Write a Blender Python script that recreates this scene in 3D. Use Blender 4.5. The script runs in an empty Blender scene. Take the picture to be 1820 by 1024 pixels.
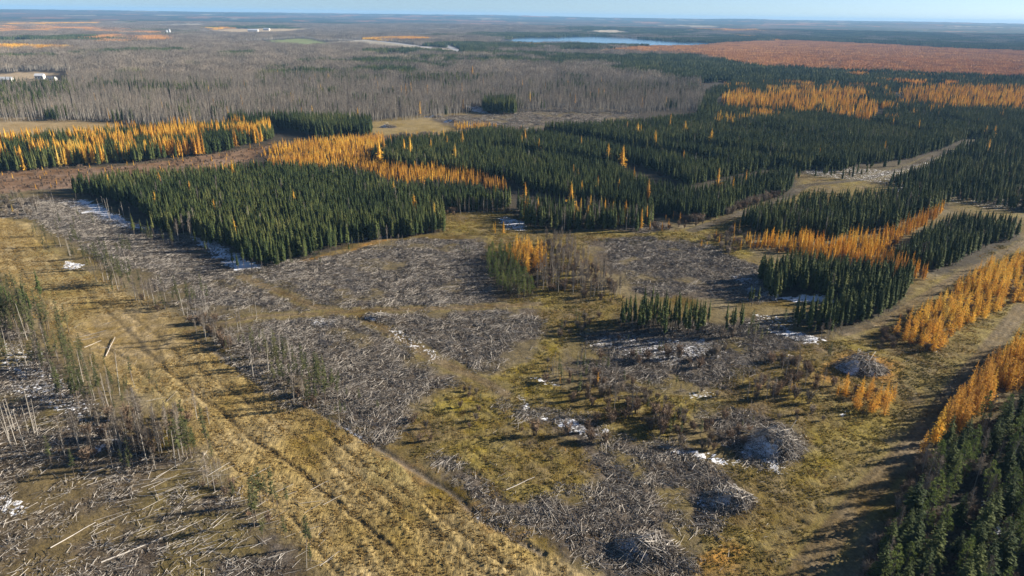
import bpy, math, random, numpy as np
from mathutils import Vector, Matrix
random.seed(7); rng = np.random.default_rng(7)
sc = bpy.context.scene
C = sc.collection
R = math.radians

# ------------------------------------------------------------------ camera
H = 110.0; FPX = 1230.0; PITCH = math.atan((512-29)/FPX); ROLL = R(0.84)
cam_d = bpy.data.cameras.new('camera'); cam = bpy.data.objects.new('camera', cam_d); C.objects.link(cam)
sc.camera = cam
cam_d.sensor_width = 36.0; cam_d.lens = 36.0*FPX/1820.0; cam_d.clip_start = 1.0; cam_d.clip_end = 120000.0
cp, sp_ = math.cos(PITCH), math.sin(PITCH)
FW = np.array([0, cp, -sp_]); RT0 = np.array([1., 0, 0]); UP0 = np.array([0, sp_, cp])
RT = RT0*math.cos(ROLL)+UP0*math.sin(ROLL); UP = UP0*math.cos(ROLL)-RT0*math.sin(ROLL)
M = Matrix(((RT[0], UP[0], -FW[0], 0), (RT[1], UP[1], -FW[1], 0), (RT[2], UP[2], -FW[2], H), (0, 0, 0, 1)))
cam.matrix_world = M
sc.render.resolution_x = 1024; sc.render.resolution_y = 576

# ------------------------------------------------------------------ sky, sun, exposure
SUN_EL = R(21.0); SUN_VEC = (math.cos(R(13)), math.sin(R(13)))      # the sun stands to the right, a little ahead
world = bpy.data.worlds.new('World'); sc.world = world; world.use_nodes = True
wn = world.node_tree.nodes; wl = world.node_tree.links; wn.clear()
sky = wn.new('ShaderNodeTexSky'); sky.sky_type = 'NISHITA'; sky.sun_disc = False
sky.sun_elevation = SUN_EL; sky.sun_rotation = math.atan2(SUN_VEC[0], SUN_VEC[1])
sky.altitude = 700; sky.air_density = 0.55; sky.dust_density = 0.35; sky.ozone_density = 3.0
bg = wn.new('ShaderNodeBackground'); bg.inputs[1].default_value = 0.05
wo = wn.new('ShaderNodeOutputWorld')
wl.new(sky.outputs[0], bg.inputs[0]); wl.new(bg.outputs[0], wo.inputs[0])
sd = bpy.data.lights.new('sun', 'SUN'); sd.energy = 5.0; sd.angle = R(0.5); sd.color = (1.0, 0.90, 0.76)
so = bpy.data.objects.new('sun', sd); C.objects.link(so)
dv = Vector((SUN_VEC[0]*math.cos(SUN_EL), SUN_VEC[1]*math.cos(SUN_EL), math.sin(SUN_EL)))
so.rotation_euler = dv.to_track_quat('Z', 'Y').to_euler(); so.location = (300, 100, 300)
sc.view_settings.view_transform = 'Standard'; sc.view_settings.look = 'None'
sc.view_settings.exposure = 1.36; sc.view_settings.gamma = 1.0; sc.view_settings.use_curve_mapping = False
sc.render.engine = 'CYCLES'

# ------------------------------------------------------------------ helpers: noise, terrain, pixel -> ground
def _h(ix, iy, s):
    n = (ix.astype(np.int64)*374761393 + iy.astype(np.int64)*668265263 + s*974634777) & 0xffffffff
    n = ((n ^ (n >> 13))*1274126177) & 0xffffffff
    n = (n ^ (n >> 16)) & 0xffffff
    return n/float(0xffffff)
def vnoise(x, y, s=0):
    fx = np.floor(x); fy = np.floor(y); tx = x-fx; ty = y-fy
    tx = tx*tx*(3-2*tx); ty = ty*ty*(3-2*ty)
    ix = fx.astype(np.int64); iy = fy.astype(np.int64)
    a = _h(ix, iy, s); b = _h(ix+1, iy, s); c = _h(ix, iy+1, s); d = _h(ix+1, iy+1, s)
    return (a*(1-tx)+b*tx)*(1-ty)+(c*(1-tx)+d*tx)*ty
def fbm(x, y, s=0, o=4):
    r = 0; a = 0.5; t = 0
    for k in range(o):
        r = r+a*vnoise(x*2**k+k*17.3, y*2**k-k*9.1, s+k); t += a; a *= 0.5
    return r/t
def terrain(x, y):
    d = np.sqrt(x*x+y*y)
    u = np.clip((d-4300)/12500, 0, 1)
    z = 104*u**1.25
    z = z+np.clip((d-4300)/3000, 0, 1)*(fbm(x/2600, y/1500, 5, 3)-0.5)*40
    az = np.arctan2(x, y)
    z = z+np.clip((d-11000)/3000, 0, 1)*np.clip(1-(d-15500)/3000, 0, 1)*(26*np.exp(-((az-0.30)/0.055)**2)+14*np.exp(-((az+0.12)/0.09)**2)+6*vnoise(az*30, az*0, 3))
    z = z-np.clip((d-17500)/6000, 0, 1)*150
    near = np.clip(1-(d-300)/1500, 0, 1)
    z = z+near*(fbm(x/70, y/70, 11, 2)-0.5)*2.0
    return z
def P(px, py):
    d = FW+((px-910)/FPX)*RT-((py-512)/FPX)*UP
    t = H/max(-d[2], 1e-4)
    for _ in range(12):
        X, Y = d[0]*t, d[1]*t
        z = float(terrain(np.array(X), np.array(Y)))
        tn = (H-z)/max(-d[2], 1e-4)
        t = 0.5*t+0.5*max(tn, 10)
    return (d[0]*t, d[1]*t)
def proj(x, y, z=0.0):
    vx, vy, vz = x, y, z-H
    zc = vx*FW[0]+vy*FW[1]+vz*FW[2]
    return 910+FPX*(vx*RT[0]+vy*RT[1]+vz*RT[2])/zc, 512-FPX*(vx*UP[0]+vy*UP[1]+vz*UP[2])/zc, zc
def poly(pts): return np.array([P(*p) for p in pts])
def inside(x, y, pg):
    r = np.zeros(x.shape, bool)
    x0, y0 = pg.min(0); x1, y1 = pg.max(0)
    m = (x >= x0) & (x <= x1) & (y >= y0) & (y <= y1)
    xs = x[m]; ys = y[m]; q = np.zeros(xs.shape, bool); n = len(pg)
    for i in range(n):
        ax, ay = pg[i]; bx, by = pg[(i+1) % n]
        if ay == by: continue
        cnd = ((ay > ys) != (by > ys)) & (xs < (bx-ax)*(ys-ay)/(by-ay)+ax)
        q ^= cnd
    r[m] = q
    return r
def linedist(x, y, ln):
    best = np.full(x.shape, 1e9)
    for i in range(len(ln)-1):
        ax, ay = ln[i]; bx, by = ln[i+1]; dx, dy = bx-ax, by-ay
        t = np.clip(((x-ax)*dx+(y-ay)*dy)/(dx*dx+dy*dy), 0, 1)
        best = np.minimum(best, np.hypot(x-ax-t*dx, y-ay-t*dy))
    return best
def tag(o, label=None, cat=None, group=None, kind=None):
    if label: o['label'] = label
    if cat: o['category'] = cat
    if group: o['group'] = group
    if kind: o['kind'] = kind
    return o
def mesh_obj(name, V, F, mats, parent=None, midx=None, col=None, smooth=False, link=True):
    me = bpy.data.meshes.new(name)
    me.from_pydata([tuple(v) for v in V], [], [tuple(f) for f in F])
    for m in mats: me.materials.append(m)
    if midx is not None: me.polygons.foreach_set('material_index', midx)
    if smooth: me.polygons.foreach_set('use_smooth', [True]*len(F))
    if col is not None:
        a = me.attributes.new('v', 'FLOAT', 'POINT'); a.data.foreach_set('value', col)
    me.update()
    o = bpy.data.objects.new(name, me)
    if link: C.objects.link(o)
    if parent: o.parent = parent
    return o

# ------------------------------------------------------------------ materials
def newmat(name):
    m = bpy.data.materials.new(name); m.use_nodes = True
    n = m.node_tree.nodes; b = n['Principled BSDF']; b.inputs['Roughness'].default_value = 0.85
    b.inputs['Specular IOR Level'].default_value = 0.15
    return m, n, m.node_tree.links, b
def ramp(n, stops):
    r = n.new('ShaderNodeValToRGB'); e = r.color_ramp.elements
    while len(e) < len(stops): e.new(0.5)
    for i, (p, c) in enumerate(stops): e[i].position = p; e[i].color = (*c, 1)
    return r
def leafmat(name, stops, scale=1.2, transl=0.25, nmix=0.5):
    """colour varies from tree to tree and from clump to clump"""
    m, n, l, b = newmat(name)
    oi = n.new('ShaderNodeObjectInfo'); tc = n.new('ShaderNodeTexCoord'); nz = n.new('ShaderNodeTexNoise')
    nz.inputs['Scale'].default_value = scale; nz.inputs['Detail'].default_value = 2
    l.new(tc.outputs['Object'], nz.inputs['Vector'])
    mx = n.new('ShaderNodeMix'); mx.inputs[0].default_value = nmix
    l.new(oi.outputs['Random'], mx.inputs[2]); l.new(nz.outputs['Fac'], mx.inputs[3])
    gp = n.new('ShaderNodeNewGeometry'); nw = n.new('ShaderNodeTexNoise'); nw.inputs['Scale'].default_value = 0.018; nw.inputs['Detail'].default_value = 3
    l.new(gp.outputs['Position'], nw.inputs['Vector']); ma = n.new('ShaderNodeMath'); ma.operation = 'MULTIPLY_ADD'; ma.inputs[1].default_value = 1.6; ma.inputs[2].default_value = -0.8
    l.new(nw.outputs['Fac'], ma.inputs[0]); md = n.new('ShaderNodeMath'); md.operation = 'ADD'; l.new(mx.outputs[0], md.inputs[0]); l.new(ma.outputs[0], md.inputs[1])
    rp = ramp(n, stops); l.new(md.outputs[0], rp.inputs[0])
    l.new(rp.outputs[0], b.inputs['Base Color'])
    if transl:
        tr = n.new('ShaderNodeBsdfTranslucent'); l.new(rp.outputs[0], tr.inputs['Color'])
        ms = n.new('ShaderNodeMixShader'); ms.inputs[0].default_value = transl
        l.new(b.outputs[0], ms.inputs[1]); l.new(tr.outputs[0], ms.inputs[2]); l.new(ms.outputs[0], n['Material Output'].inputs[0])
    return m
def woodmat(name, stops, scale=2.0):
    m, n, l, b = newmat(name)
    oi = n.new('ShaderNodeObjectInfo'); at = n.new('ShaderNodeAttribute'); at.attribute_name = 'v'
    tc = n.new('ShaderNodeTexCoord'); nz = n.new('ShaderNodeTexNoise'); nz.inputs['Scale'].default_value = scale
    l.new(tc.outputs['Object'], nz.inputs['Vector'])
    mx = n.new('ShaderNodeMix'); mx.inputs[0].default_value = 0.35
    l.new(at.outputs['Fac'], mx.inputs[2]); l.new(nz.outputs['Fac'], mx.inputs[3])
    rp = ramp(n, stops); l.new(mx.outputs[0], rp.inputs[0]); l.new(rp.outputs[0], b.inputs['Base Color'])
    return m
MT = {}
MT['spruce'] = leafmat('spruce_needles', [(0.0, (.026, .044, .017)), (0.4, (.056, .080, .026)), (0.7, (.10, .122, .036)), (0.95, (.155, .158, .055))])
MT['pine'] = leafmat('pine_needles', [(0.1, (.055, .09, .022)), (0.6, (.12, .16, .035)), (1, (.19, .21, .06))], 1.5)
MT['scrub'] = leafmat('scrub_needles', [(0.1, (.045, .06, .022)), (0.6, (.095, .105, .04)), (1, (.16, .15, .07))], 1.5)
MT['larch'] = leafmat('larch_needles', [(0.0, (.38, .20, .05)), (0.4, (.66, .37, .06)), (0.75, (.80, .52, .075)), (1, (.66, .50, .14))], 0.9, 0.35)
MT['bogtree'] = leafmat('bog_larch_needles', [(0.1, (.34, .18, .08)), (0.5, (.54, .28, .10)), (1, (.66, .36, .11))], 0.9, 0.2)
MT['rust'] = leafmat('rusty_twigs', [(0.1, (.11, .078, .056)), (0.6, (.20, .145, .10)), (0.9, (.27, .19, .125)), (1, (.33, .19, .10))], 0.9, 0.1)
MT['twig'] = leafmat('grey_twigs', [(0.1, (.10, .085, .07)), (0.5, (.19, .16, .125)), (1, (.31, .26, .20))], 0.7, 0.1, 0.3)
MT['bark_aspen'] = woodmat('aspen_bark', [(0.2, (.17, .155, .13)), (0.8, (.37, .34, .29))])
MT['bark_dark'] = woodmat('conifer_bark', [(0.2, (.09, .07, .055)), (0.8, (.20, .165, .13))])
MT['wood'] = woodmat('weathered_wood', [(0.2, (.06, .045, .034)), (0.45, (.165, .148, .125)), (0.62, (.335, .305, .265)), (0.88, (.60, .56, .50))])
MT['grass'] = leafmat('dry_grass_blades', [(0.1, (.20, .135, .05)), (0.5, (.32, .225, .08)), (1, (.42, .31, .13))], 0.5, 0.2)
MT['moss'] = leafmat('green_grass_blades', [(0.1, (.10, .09, .03)), (0.5, (.19, .16, .045)), (1, (.30, .22, .06))], 0.5, 0.2)

# ground material: albedo by zone comes from a colour attribute, snow, slash and grass from weights
gm, n, l, b = newmat('ground')
b.inputs['Roughness'].default_value = 0.95
ac = n.new('ShaderNodeAttribute'); ac.attribute_name = 'albedo'
aw = n.new('ShaderNodeAttribute'); aw.attribute_name = 'weights'      # r snow, g slash, b grass
sep = n.new('ShaderNodeSeparateColor'); l.new(aw.outputs['Color'], sep.inputs[0])
geo = n.new('ShaderNodeNewGeometry')
def noise(scale, detail=3, rough=0.6, vec=None):
    z = n.new('ShaderNodeTexNoise'); z.inputs['Scale'].default_value = scale; z.inputs['Detail'].default_value = detail
    z.inputs['Roughness'].default_value = rough; l.new(vec or geo.outputs['Position'], z.inputs['Vector']); return z
n1 = noise(0.9, 5, 0.75); n2 = noise(0.13, 3)
mp = n.new('ShaderNodeMapping'); mp.inputs['Rotation'].default_value = (0, 0, R(38)); mp.inputs['Scale'].default_value = (1.8, 0.35, 1)
l.new(geo.outputs['Position'], mp.inputs['Vector']); n3 = noise(1.0, 4, 0.7, mp.outputs[0])
def mathn(op, a, b2, clamp=False):
    q = n.new('ShaderNodeMath'); q.operation = op; q.use_clamp = clamp
    for i, v in enumerate((a, b2)):
        if isinstance(v, (int, float)): q.inputs[i].default_value = v
        else: l.new(v, q.inputs[i])
    return q.outputs[0]
fac = mathn('MULTIPLY_ADD', n1.outputs['Fac'], 2.4); fac.node.inputs[2].default_value = -0.25
fac2 = mathn('MULTIPLY_ADD', n2.outputs['Fac'], 0.9); fac2.node.inputs[2].default_value = 0.55
fac = mathn('MULTIPLY', fac, fac2)
vm = n.new('ShaderNodeVectorMath'); vm.operation = 'SCALE'; l.new(ac.outputs['Color'], vm.inputs[0]); l.new(fac, vm.inputs['Scale'])
# grey wood litter streaks between the real sticks
wv = n.new('ShaderNodeTexVoronoi'); wv.inputs['Scale'].default_value = 1.0; wv.inputs['Randomness'].default_value = 1
mp2 = n.new('ShaderNodeMapping'); mp2.inputs['Scale'].default_value = (0.9, 4.5, 1); mp2.inputs['Rotation'].default_value = (0, 0, R(15))
nw = noise(0.35, 2); mxv = n.new('ShaderNodeMix'); mxv.data_type = 'VECTOR'; mxv.inputs[0].default_value = 0.02
l.new(geo.outputs['Position'], mxv.inputs[4]); l.new(nw.outputs['Color'], mxv.inputs[5])
l.new(mxv.outputs[1], mp2.inputs['Vector']); l.new(mp2.outputs[0], wv.inputs['Vector'])
st = mathn('LESS_THAN', wv.outputs['Distance'], 0.26); st = mathn('MULTIPLY', st, sep.outputs['Green'])
mxw = n.new('ShaderNodeMix'); mxw.data_type = 'RGBA'; l.new(st, mxw.inputs[0]); l.new(vm.outputs[0], mxw.inputs[6]); mxw.inputs[7].default_value = (.27, .235, .20, 1)
sn = mathn('MULTIPLY_ADD', n1.outputs['Fac'], 2.4); sn.node.inputs[2].default_value = -1.2
sn = mathn('ADD', sn, sep.outputs['Red']); sn = mathn('SUBTRACT', sn, 0.70); sn = mathn('MULTIPLY', sn, 7.0, True)
mxs = n.new('ShaderNodeMix'); mxs.data_type = 'RGBA'; l.new(sn, mxs.inputs[0]); l.new(mxw.outputs[2], mxs.inputs[6]); mxs.inputs[7].default_value = (.80, .82, .86, 1)
l.new(mxs.outputs[2], b.inputs['Base Color'])
bh = mathn('ADD', n1.outputs['Fac'], mathn('MULTIPLY', n3.outputs['Fac'], sep.outputs['Blue']))
bp = n.new('ShaderNodeBump'); bp.inputs['Strength'].default_value = 0.75; bp.inputs['Distance'].default_value = 0.45
l.new(bh, bp.inputs['Height']); l.new(bp.outputs[0], b.inputs['Normal'])
MT['ground'] = gm
wm, n, l, b = newmat('lake_water'); b.inputs['Base Color'].default_value = (.04, .11, .18, 1); b.inputs['Roughness'].default_value = 0.12
b.inputs['Specular IOR Level'].default_value = 0.5
nz = n.new('ShaderNodeTexNoise'); nz.inputs['Scale'].default_value = 0.05; bp = n.new('ShaderNodeBump'); bp.inputs['Strength'].default_value = 0.12
g_ = n.new('ShaderNodeNewGeometry'); l.new(g_.outputs['Position'], nz.inputs['Vector']); l.new(nz.outputs['Fac'], bp.inputs['Height']); l.new(bp.outputs[0], b.inputs['Normal'])
MT['water'] = wm
def plain(name, c, r=0.7):
    m, n, l, b = newmat(name); b.inputs['Roughness'].default_value = r
    nz = n.new('ShaderNodeTexNoise'); nz.inputs['Scale'].default_value = 1.5
    rp = ramp(n, [(0.3, tuple(v*0.85 for v in c)), (0.7, c)]); l.new(nz.outputs['Fac'], rp.inputs[0]); l.new(rp.outputs[0], b.inputs['Base Color'])
    return m
MT['white'] = plain('white_siding', (.75, .74, .70)); MT['roof_grey'] = plain('grey_roof', (.30, .31, .33)); MT['pane'] = plain('window_pane', (.03, .04, .05), 0.1)
MT['metal'] = plain('silo_metal', (.62, .64, .66), 0.4)

# ------------------------------------------------------------------ map of the place (outlines on the ground)
CORR = poly([(-260, 300), (-60, 362), (0, 385), (60, 402), (130, 470), (230, 530), (330, 590), (420, 650), (500, 700), (620, 770), (740, 853), (860, 930), (980, 990), (1100, 1050), (1200, 1100), (700, 1110), (600, 1030), (520, 950), (450, 885), (380, 822), (320, 752), (240, 700), (180, 650), (130, 600), (60, 540), (0, 480), (-260, 380)])
TURN = poly([(160, 560), (260, 545), (330, 585), (300, 640), (230, 660), (160, 640), (110, 600)])
CUTS = {
 'main': poly([(30, 350), (115, 348), (200, 400), (330, 425), (450, 480), (560, 462), (690, 428), (860, 424), (868, 470), (885, 535), (955, 548), (968, 590), (950, 630), (900, 655), (840, 668), (770, 690), (720, 720), (712, 775), (690, 790), (600, 735), (500, 672), (400, 610), (300, 545), (215, 490), (130, 430), (60, 385)]),
 'right': poly([(1040, 425), (1150, 420), (1250, 440), (1340, 470), (1362, 500), (1375, 535), (1300, 535), (1190, 528), (1130, 522), (1090, 495), (1060, 470)]),
 'mid': poly([(1000, 600), (1090, 585), (1250, 590), (1340, 560), (1420, 590), (1480, 600), (1400, 620), (1330, 650), (1260, 690), (1150, 700), (1060, 690), (1010, 660)]),
 'low': poly([(870, 672), (950, 725), (1010, 750), (1080, 775), (1200, 800), (1290, 840), (1340, 890), (1280, 900), (1240, 950), (1230, 1000), (1200, 1040), (1080, 1040), (1000, 985), (930, 935), (880, 895), (960, 880), (1060, 865), (1040, 820), (1010, 780), (940, 740), (880, 700)]),
 'strip': poly([(770, 800), (830, 830), (900, 880), (940, 930), (900, 930), (820, 870), (765, 825)]),
 'pile': poly([(1240, 730), (1330, 720), (1420, 760), (1450, 790), (1400, 830), (1330, 820), (1270, 780)]),
 'left': poly([(-300, 520), (0, 560), (60, 610), (120, 660), (170, 720), (240, 790), (330, 815), (400, 870), (460, 930), (540, 990), (600, 1100), (-500, 1100)]),
 'far': poly([(820, 232), (900, 236), (940, 232), (1000, 222), (1120, 208), (1130, 200), (1050, 192), (960, 192), (890, 200), (800, 205), (760, 212)]),
 'farleft': poly([(0, 345), (60, 352), (100, 380), (0, 386), (-100, 360)]),
 'yard': poly([(1120, 385), (1180, 392), (1200, 410), (1130, 415), (1090, 405)]),
}
SPARSE = poly([(-300, 700), (0, 760), (150, 800), (330, 830), (250, 900), (170, 1030), (-400, 1100)])
MOSS = [poly([(720, 780), (780, 690), (880, 690), (960, 740), (1010, 780), (1040, 820), (1060, 865), (960, 885), (880, 895), (780, 815)]),
        poly([(890, 540), (960, 500), (1110, 525), (1090, 570), (1010, 600), (960, 680), (1060, 700), (1260, 700), (1180, 790), (1080, 770), (960, 730), (870, 670), (950, 640), (965, 590), (960, 550)]),
        poly([(1260, 690), (1400, 620), (1500, 600), (1600, 620), (1690, 640), (1640, 720), (1560, 800), (1480, 870), (1420, 950), (1380, 1060), (1200, 1060), (1260, 950), (1350, 890), (1290, 830), (1450, 800), (1400, 750), (1250, 740)]),
        poly([(1540, 610), (1640, 545), (1820, 425), (1820, 600), (1700, 720), (1600, 640)]),
        poly([(770, 380), (905, 375), (950, 410), (1200, 410), (1330, 385), (1430, 340), (1420, 310), (1560, 325), (1700, 260), (1720, 262), (1560, 350), (1400, 380), (1330, 430), (1340, 470), (1230, 430), (1040, 425), (1000, 520), (900, 540), (860, 480), (870, 425), (770, 420)]),
        poly([(1690, 350), (1820, 380), (1820, 430), (1640, 530), (1560, 570), (1500, 590), (1440, 590), (1650, 500), (1700, 480), (1820, 420), (1820, 400), (1700, 375)]),
        poly([(450, 475), (560, 455), (700, 425), (690, 432), (560, 465), (470, 492)])]
ORANGEGRASS = [poly([(1230, 1000), (1320, 960), (1330, 1060), (1200, 1060)]), poly([(500, 470), (580, 452), (650, 432), (700, 425), (640, 445), (560, 470), (480, 490)]), poly([(1480, 620), (1600, 640), (1560, 720), (1440, 690)]), poly([(640, 770), (760, 850), (900, 930), (1000, 985), (980, 990), (860, 930), (740, 853), (600, 755)])]
SHRUBSTRIP = poly([(-200, 320), (-200, 345), (0, 345), (60, 338), (130, 335), (200, 325), (300, 315), (400, 305), (500, 296), (600, 300), (700, 315), (870, 340), (900, 335), (800, 315), (700, 298), (640, 285), (700, 255), (680, 238), (500, 255), (420, 268), (330, 282), (220, 296), (0, 304), (-200, 305)])
CLEARL = poly([(-100, 205), (60, 210), (190, 218), (250, 228), (240, 238), (150, 248), (0, 245), (-100, 240)])
CLEARM = poly([(655, 215), (740, 205), (830, 200), (1050, 190), (1130, 200), (1100, 212), (960, 225), (900, 240), (720, 240), (655, 240)])
TRACKS = [([(1820, 545), (1760, 620), (1700, 692), (1625, 790), (1560, 855), (1500, 925), (1440, 1000), (1400, 1060)], 3.5),
          ([(1900, 390), (1820, 432), (1720, 480), (1640, 530), (1560, 575), (1500, 592)], 2.7),
          ([(1720, 250), (1620, 295), (1540, 318), (1430, 330), (1400, 350), (1300, 385), (1230, 410)], 3.8),
          ([(430, 490), (500, 520), (560, 545), (640, 560), (700, 595), (780, 640), (870, 682), (900, 700)], 2.6),
          ([(420, 565), (520, 562), (640, 552), (760, 548), (870, 545), (960, 540)], 2.4),
          ([(330, 590), (470, 560), (560, 558)], 2.0)]
TRACKW = [(np.array([P(*p) for p in t]), w) for t, w in TRACKS]
RUTS = [(np.array([P(*p) for p in t]), w) for t, w in [
  ([(0, 430), (100, 560), (240, 650), (330, 740), (420, 830), (520, 920), (620, 1040)], .8), ([(60, 440), (200, 560), (300, 660), (450, 780), (600, 890), (760, 1040)], .9),
  ([(30, 400), (200, 530), (330, 640), (480, 745), (640, 850), (800, 960), (900, 1050)], .8), ([(380, 630), (540, 745), (700, 860), (860, 975), (960, 1050)], .7), ([(250, 620), (400, 740), (560, 860), (700, 980)], .7),
  ([(740, 720), (840, 700), (960, 760), (1040, 830), (980, 860), (860, 850)], .7), ([(760, 740), (850, 725), (930, 770), (990, 830), (900, 835)], .7), ([(800, 780), (900, 770), (960, 810)], .6)]]
DITCH = np.array([P(*p) for p in [(335, 595), (420, 650), (500, 702), (560, 728), (680, 800), (760, 850), (850, 918), (960, 985)]])
SNOW = [([(1310, 800), (1350, 790), (1400, 825), (1380, 842), (1320, 825)], .95), ([(1240, 870), (1290, 880), (1310, 915), (1250, 905)], .95), ([(1090, 955), (1150, 985), (1190, 1003), (1110, 1000)], .95), ([(1480, 645), (1520, 665), (1570, 672), (1500, 670)], .8), ([(1190, 700), (1260, 690), (1290, 705), (1220, 712)], .62), ([(120, 352), (170, 358), (215, 385), (265, 405), (250, 412), (190, 400), (130, 372), (100, 356)], 1.0), ([(330, 418), (400, 432), (460, 470), (440, 482), (395, 474), (340, 432)], .8), ([(395, 462), (460, 466), (470, 478), (420, 482)], 1.25),
        ([(360, 425), (400, 425), (400, 433), (365, 432)], 1.), ([(1290, 480), (1350, 490), (1385, 535), (1330, 535)], .8), ([(1350, 528), (1470, 524), (1490, 536), (1400, 538)], 1.1), ([(1370, 580), (1430, 590), (1490, 606), (1420, 606), (1360, 592)], 1.0),
        ([(1090, 595), (1190, 600), (1260, 600), (1300, 625), (1200, 650), (1120, 640), (1040, 612)], .78), ([(1330, 555), (1420, 560), (1420, 590), (1330, 590)], .6), ([(975, 735), (1060, 760), (1090, 775), (1040, 780), (990, 760)], 1.05), ([(890, 685), (960, 725), (1000, 750), (960, 745), (900, 705)], .75),
        ([(1190, 790), (1330, 830), (1320, 838), (1230, 820), (1180, 800)], .9), ([(100, 655), (190, 740), (220, 800), (180, 810), (130, 770), (70, 720), (0, 690), (0, 600), (60, 620)], .62), ([(150, 790), (200, 800), (215, 815), (160, 815)], .85), ([(0, 870), (40, 880), (30, 930), (0, 930)], .78),
        ([(540, 565), (610, 565), (600, 580), (550, 580)], .8), ([(680, 570), (730, 590), (800, 640), (780, 650), (690, 600)], .62), ([(110, 462), (150, 466), (150, 480), (112, 478)], .95), ([(880, 385), (935, 392), (940, 412), (900, 408)], 1.0),
        ([(600, 425), (700, 416), (700, 421), (610, 432)], .9), ([(1420, 300), (1600, 300), (1700, 260), (1760, 270), (1600, 330), (1440, 312)], .55), ([(1600, 320), (1720, 345), (1820, 350), (1820, 380), (1690, 362), (1580, 345)], .52), ([(1430, 235), (1510, 235), (1530, 262), (1420, 262)], .7),
        ([(1570, 378), (1610, 380), (1600, 392), (1560, 390)], 1.), ([(820, 185), (870, 192), (880, 205), (840, 200)], .78), ([(930, 222), (945, 222), (945, 235), (930, 235)], .6), ([(1500, 735), (1530, 735), (1530, 745), (1500, 745)], 1.0), ([(1640, 618), (1670, 622), (1670, 630), (1640, 628)], .8), ([(1730, 880), (1800, 900), (1800, 960), (1730, 950)], .72),
        ([(940, 670), (985, 670), (985, 686), (940, 684)], .8), ([(860, 340), (800, 330), (830, 328)], .5), ([(200, 430), (330, 470), (300, 500), (180, 450)], .35)]
SNOWW = [(poly(p), w) for p, w in SNOW]
FIELDS = [(poly([(480, 72), (540, 68), (580, 76), (600, 80), (560, 82), (500, 80)]), (.20, .23, .09)), (poly([(370, 56), (400, 51), (560, 52), (500, 60), (420, 62)]), (.42, .32, .19)), (poly([(590, 75), (650, 70), (730, 80), (810, 88), (800, 93), (700, 88)]), (.33, .29, .22)),
          (poly([(270, 46), (360, 43), (360, 47), (300, 49)]), (.34, .30, .24)), (poly([(1040, 56), (1090, 54), (1140, 60), (1080, 61)]), (.40, .34, .25)), (poly([(0, 72), (60, 70), (60, 76), (0, 78)]), (.30, .25, .16)), (poly([(-50, 138), (40, 128), (100, 130), (60, 142), (0, 150)]), (.36, .28, .18)),
          (poly([(730, 29.5), (780, 29.5), (780, 32), (730, 32)]), (.45, .42, .38)), (poly([(640, 98), (700, 96), (740, 99), (700, 103)]), (.30, .26, .17)), (poly([(200, 42), (240, 41), (240, 43), (200, 44)]), (.33, .28, .22)), (poly([(440, 72), (480, 76), (600, 84), (540, 84), (440, 78)]), (.30, .22, .12))]
HIGHWAY = [np.array([P(*p) for p in [(600, 70), (680, 74), (760, 84), (830, 97)]]), np.array([P(*p) for p in [(790, 80), (815, 90), (800, 94)]])]
LAKE = poly([(880, 77), (925, 67), (995, 67), (1010, 65.5), (1060, 65), (1130, 69), (1200, 75), (1290, 77.5), (1220, 81.5), (1100, 82), (1040, 81), (1010, 79.5), (960, 79), (900, 79)])
POND = poly([(985, 92), (1010, 88.5), (1074, 91), (1066, 95), (1010, 95)])
BOG = poly([(1060, 92), (1120, 84), (1280, 76), (1400, 72), (1560, 79), (1700, 87), (1960, 96), (1960, 150), (1700, 138), (1560, 133), (1440, 128), (1330, 120), (1230, 100), (1130, 97)])
ORL = [poly([(-60, 48), (60, 44), (180, 50), (290, 60), (300, 66), (250, 62), (140, 58), (0, 62), (-60, 62)]), poly([(150, 72), (200, 64), (290, 66), (330, 72), (270, 79), (200, 80), (150, 77)])]
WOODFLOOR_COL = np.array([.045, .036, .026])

# ------------------------------------------------------------------ ground sheet (finer where it is near)
az = np.radians(np.concatenate([np.arange(-180, -52, 6.0), np.linspace(-52, 52, 660), np.arange(58, 180, 6.0)]))
rad = np.concatenate([[0.0, 30, 60, 80], np.exp(np.arange(math.log(96), math.log(620), 0.0036)), np.exp(np.arange(math.log(622), math.log(24000), 0.013)), [26000, 40000, 70000]])
AZ, RD = np.meshgrid(az, rad)
GX = (RD*np.sin(AZ)).ravel(); GY = (RD*np.cos(AZ)).ravel()
NR, NC = len(rad), len(az)
def softin(x, y, pg, w=1.5, s=31):
    if isinstance(pg, list):
        r = 0
        for q in pg: r = np.maximum(r, softin(x, y, q, w, s))
        return r
    r = np.zeros(x.shape)
    x0, y0 = pg.min(0)-3*w-3; x1, y1 = pg.max(0)+3*w+3
    m = (x > x0) & (x < x1) & (y > y0) & (y < y1)
    if not m.any(): return r
    X = x[m]; Y = y[m]; acc = 0
    dsc = 1+np.clip((np.hypot(X, Y)-500)/500, 0, 20)
    for k in range(4):
        ox = (vnoise(X/6, Y/6, s+k)-0.5)*w*4+(vnoise(X/1.3, Y/1.3, s+9+k)-0.5)*w*2
        oy = (vnoise(X/6, Y/6, s+20+k)-0.5)*w*4+(vnoise(X/1.3, Y/1.3, s+29+k)-0.5)*w*2
        acc = acc+inside(X+ox*dsc, Y+oy*dsc, pg)
    r[m] = acc/4.0
    return r
def rgb(c): return np.array(c)
def blend(col, w, c):
    return col*(1-w[:, None])+np.asarray(c)*w[:, None]
D0 = np.hypot(GX, GY)
fl = fbm(GX/14, GY/14, 2, 4); fs = fbm(GX/3.0, GY/3.0, 3, 3); fb = fbm(GX/420, GY/420, 8, 4)
col = np.tile(WOODFLOOR_COL, (len(GX), 1))
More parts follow.
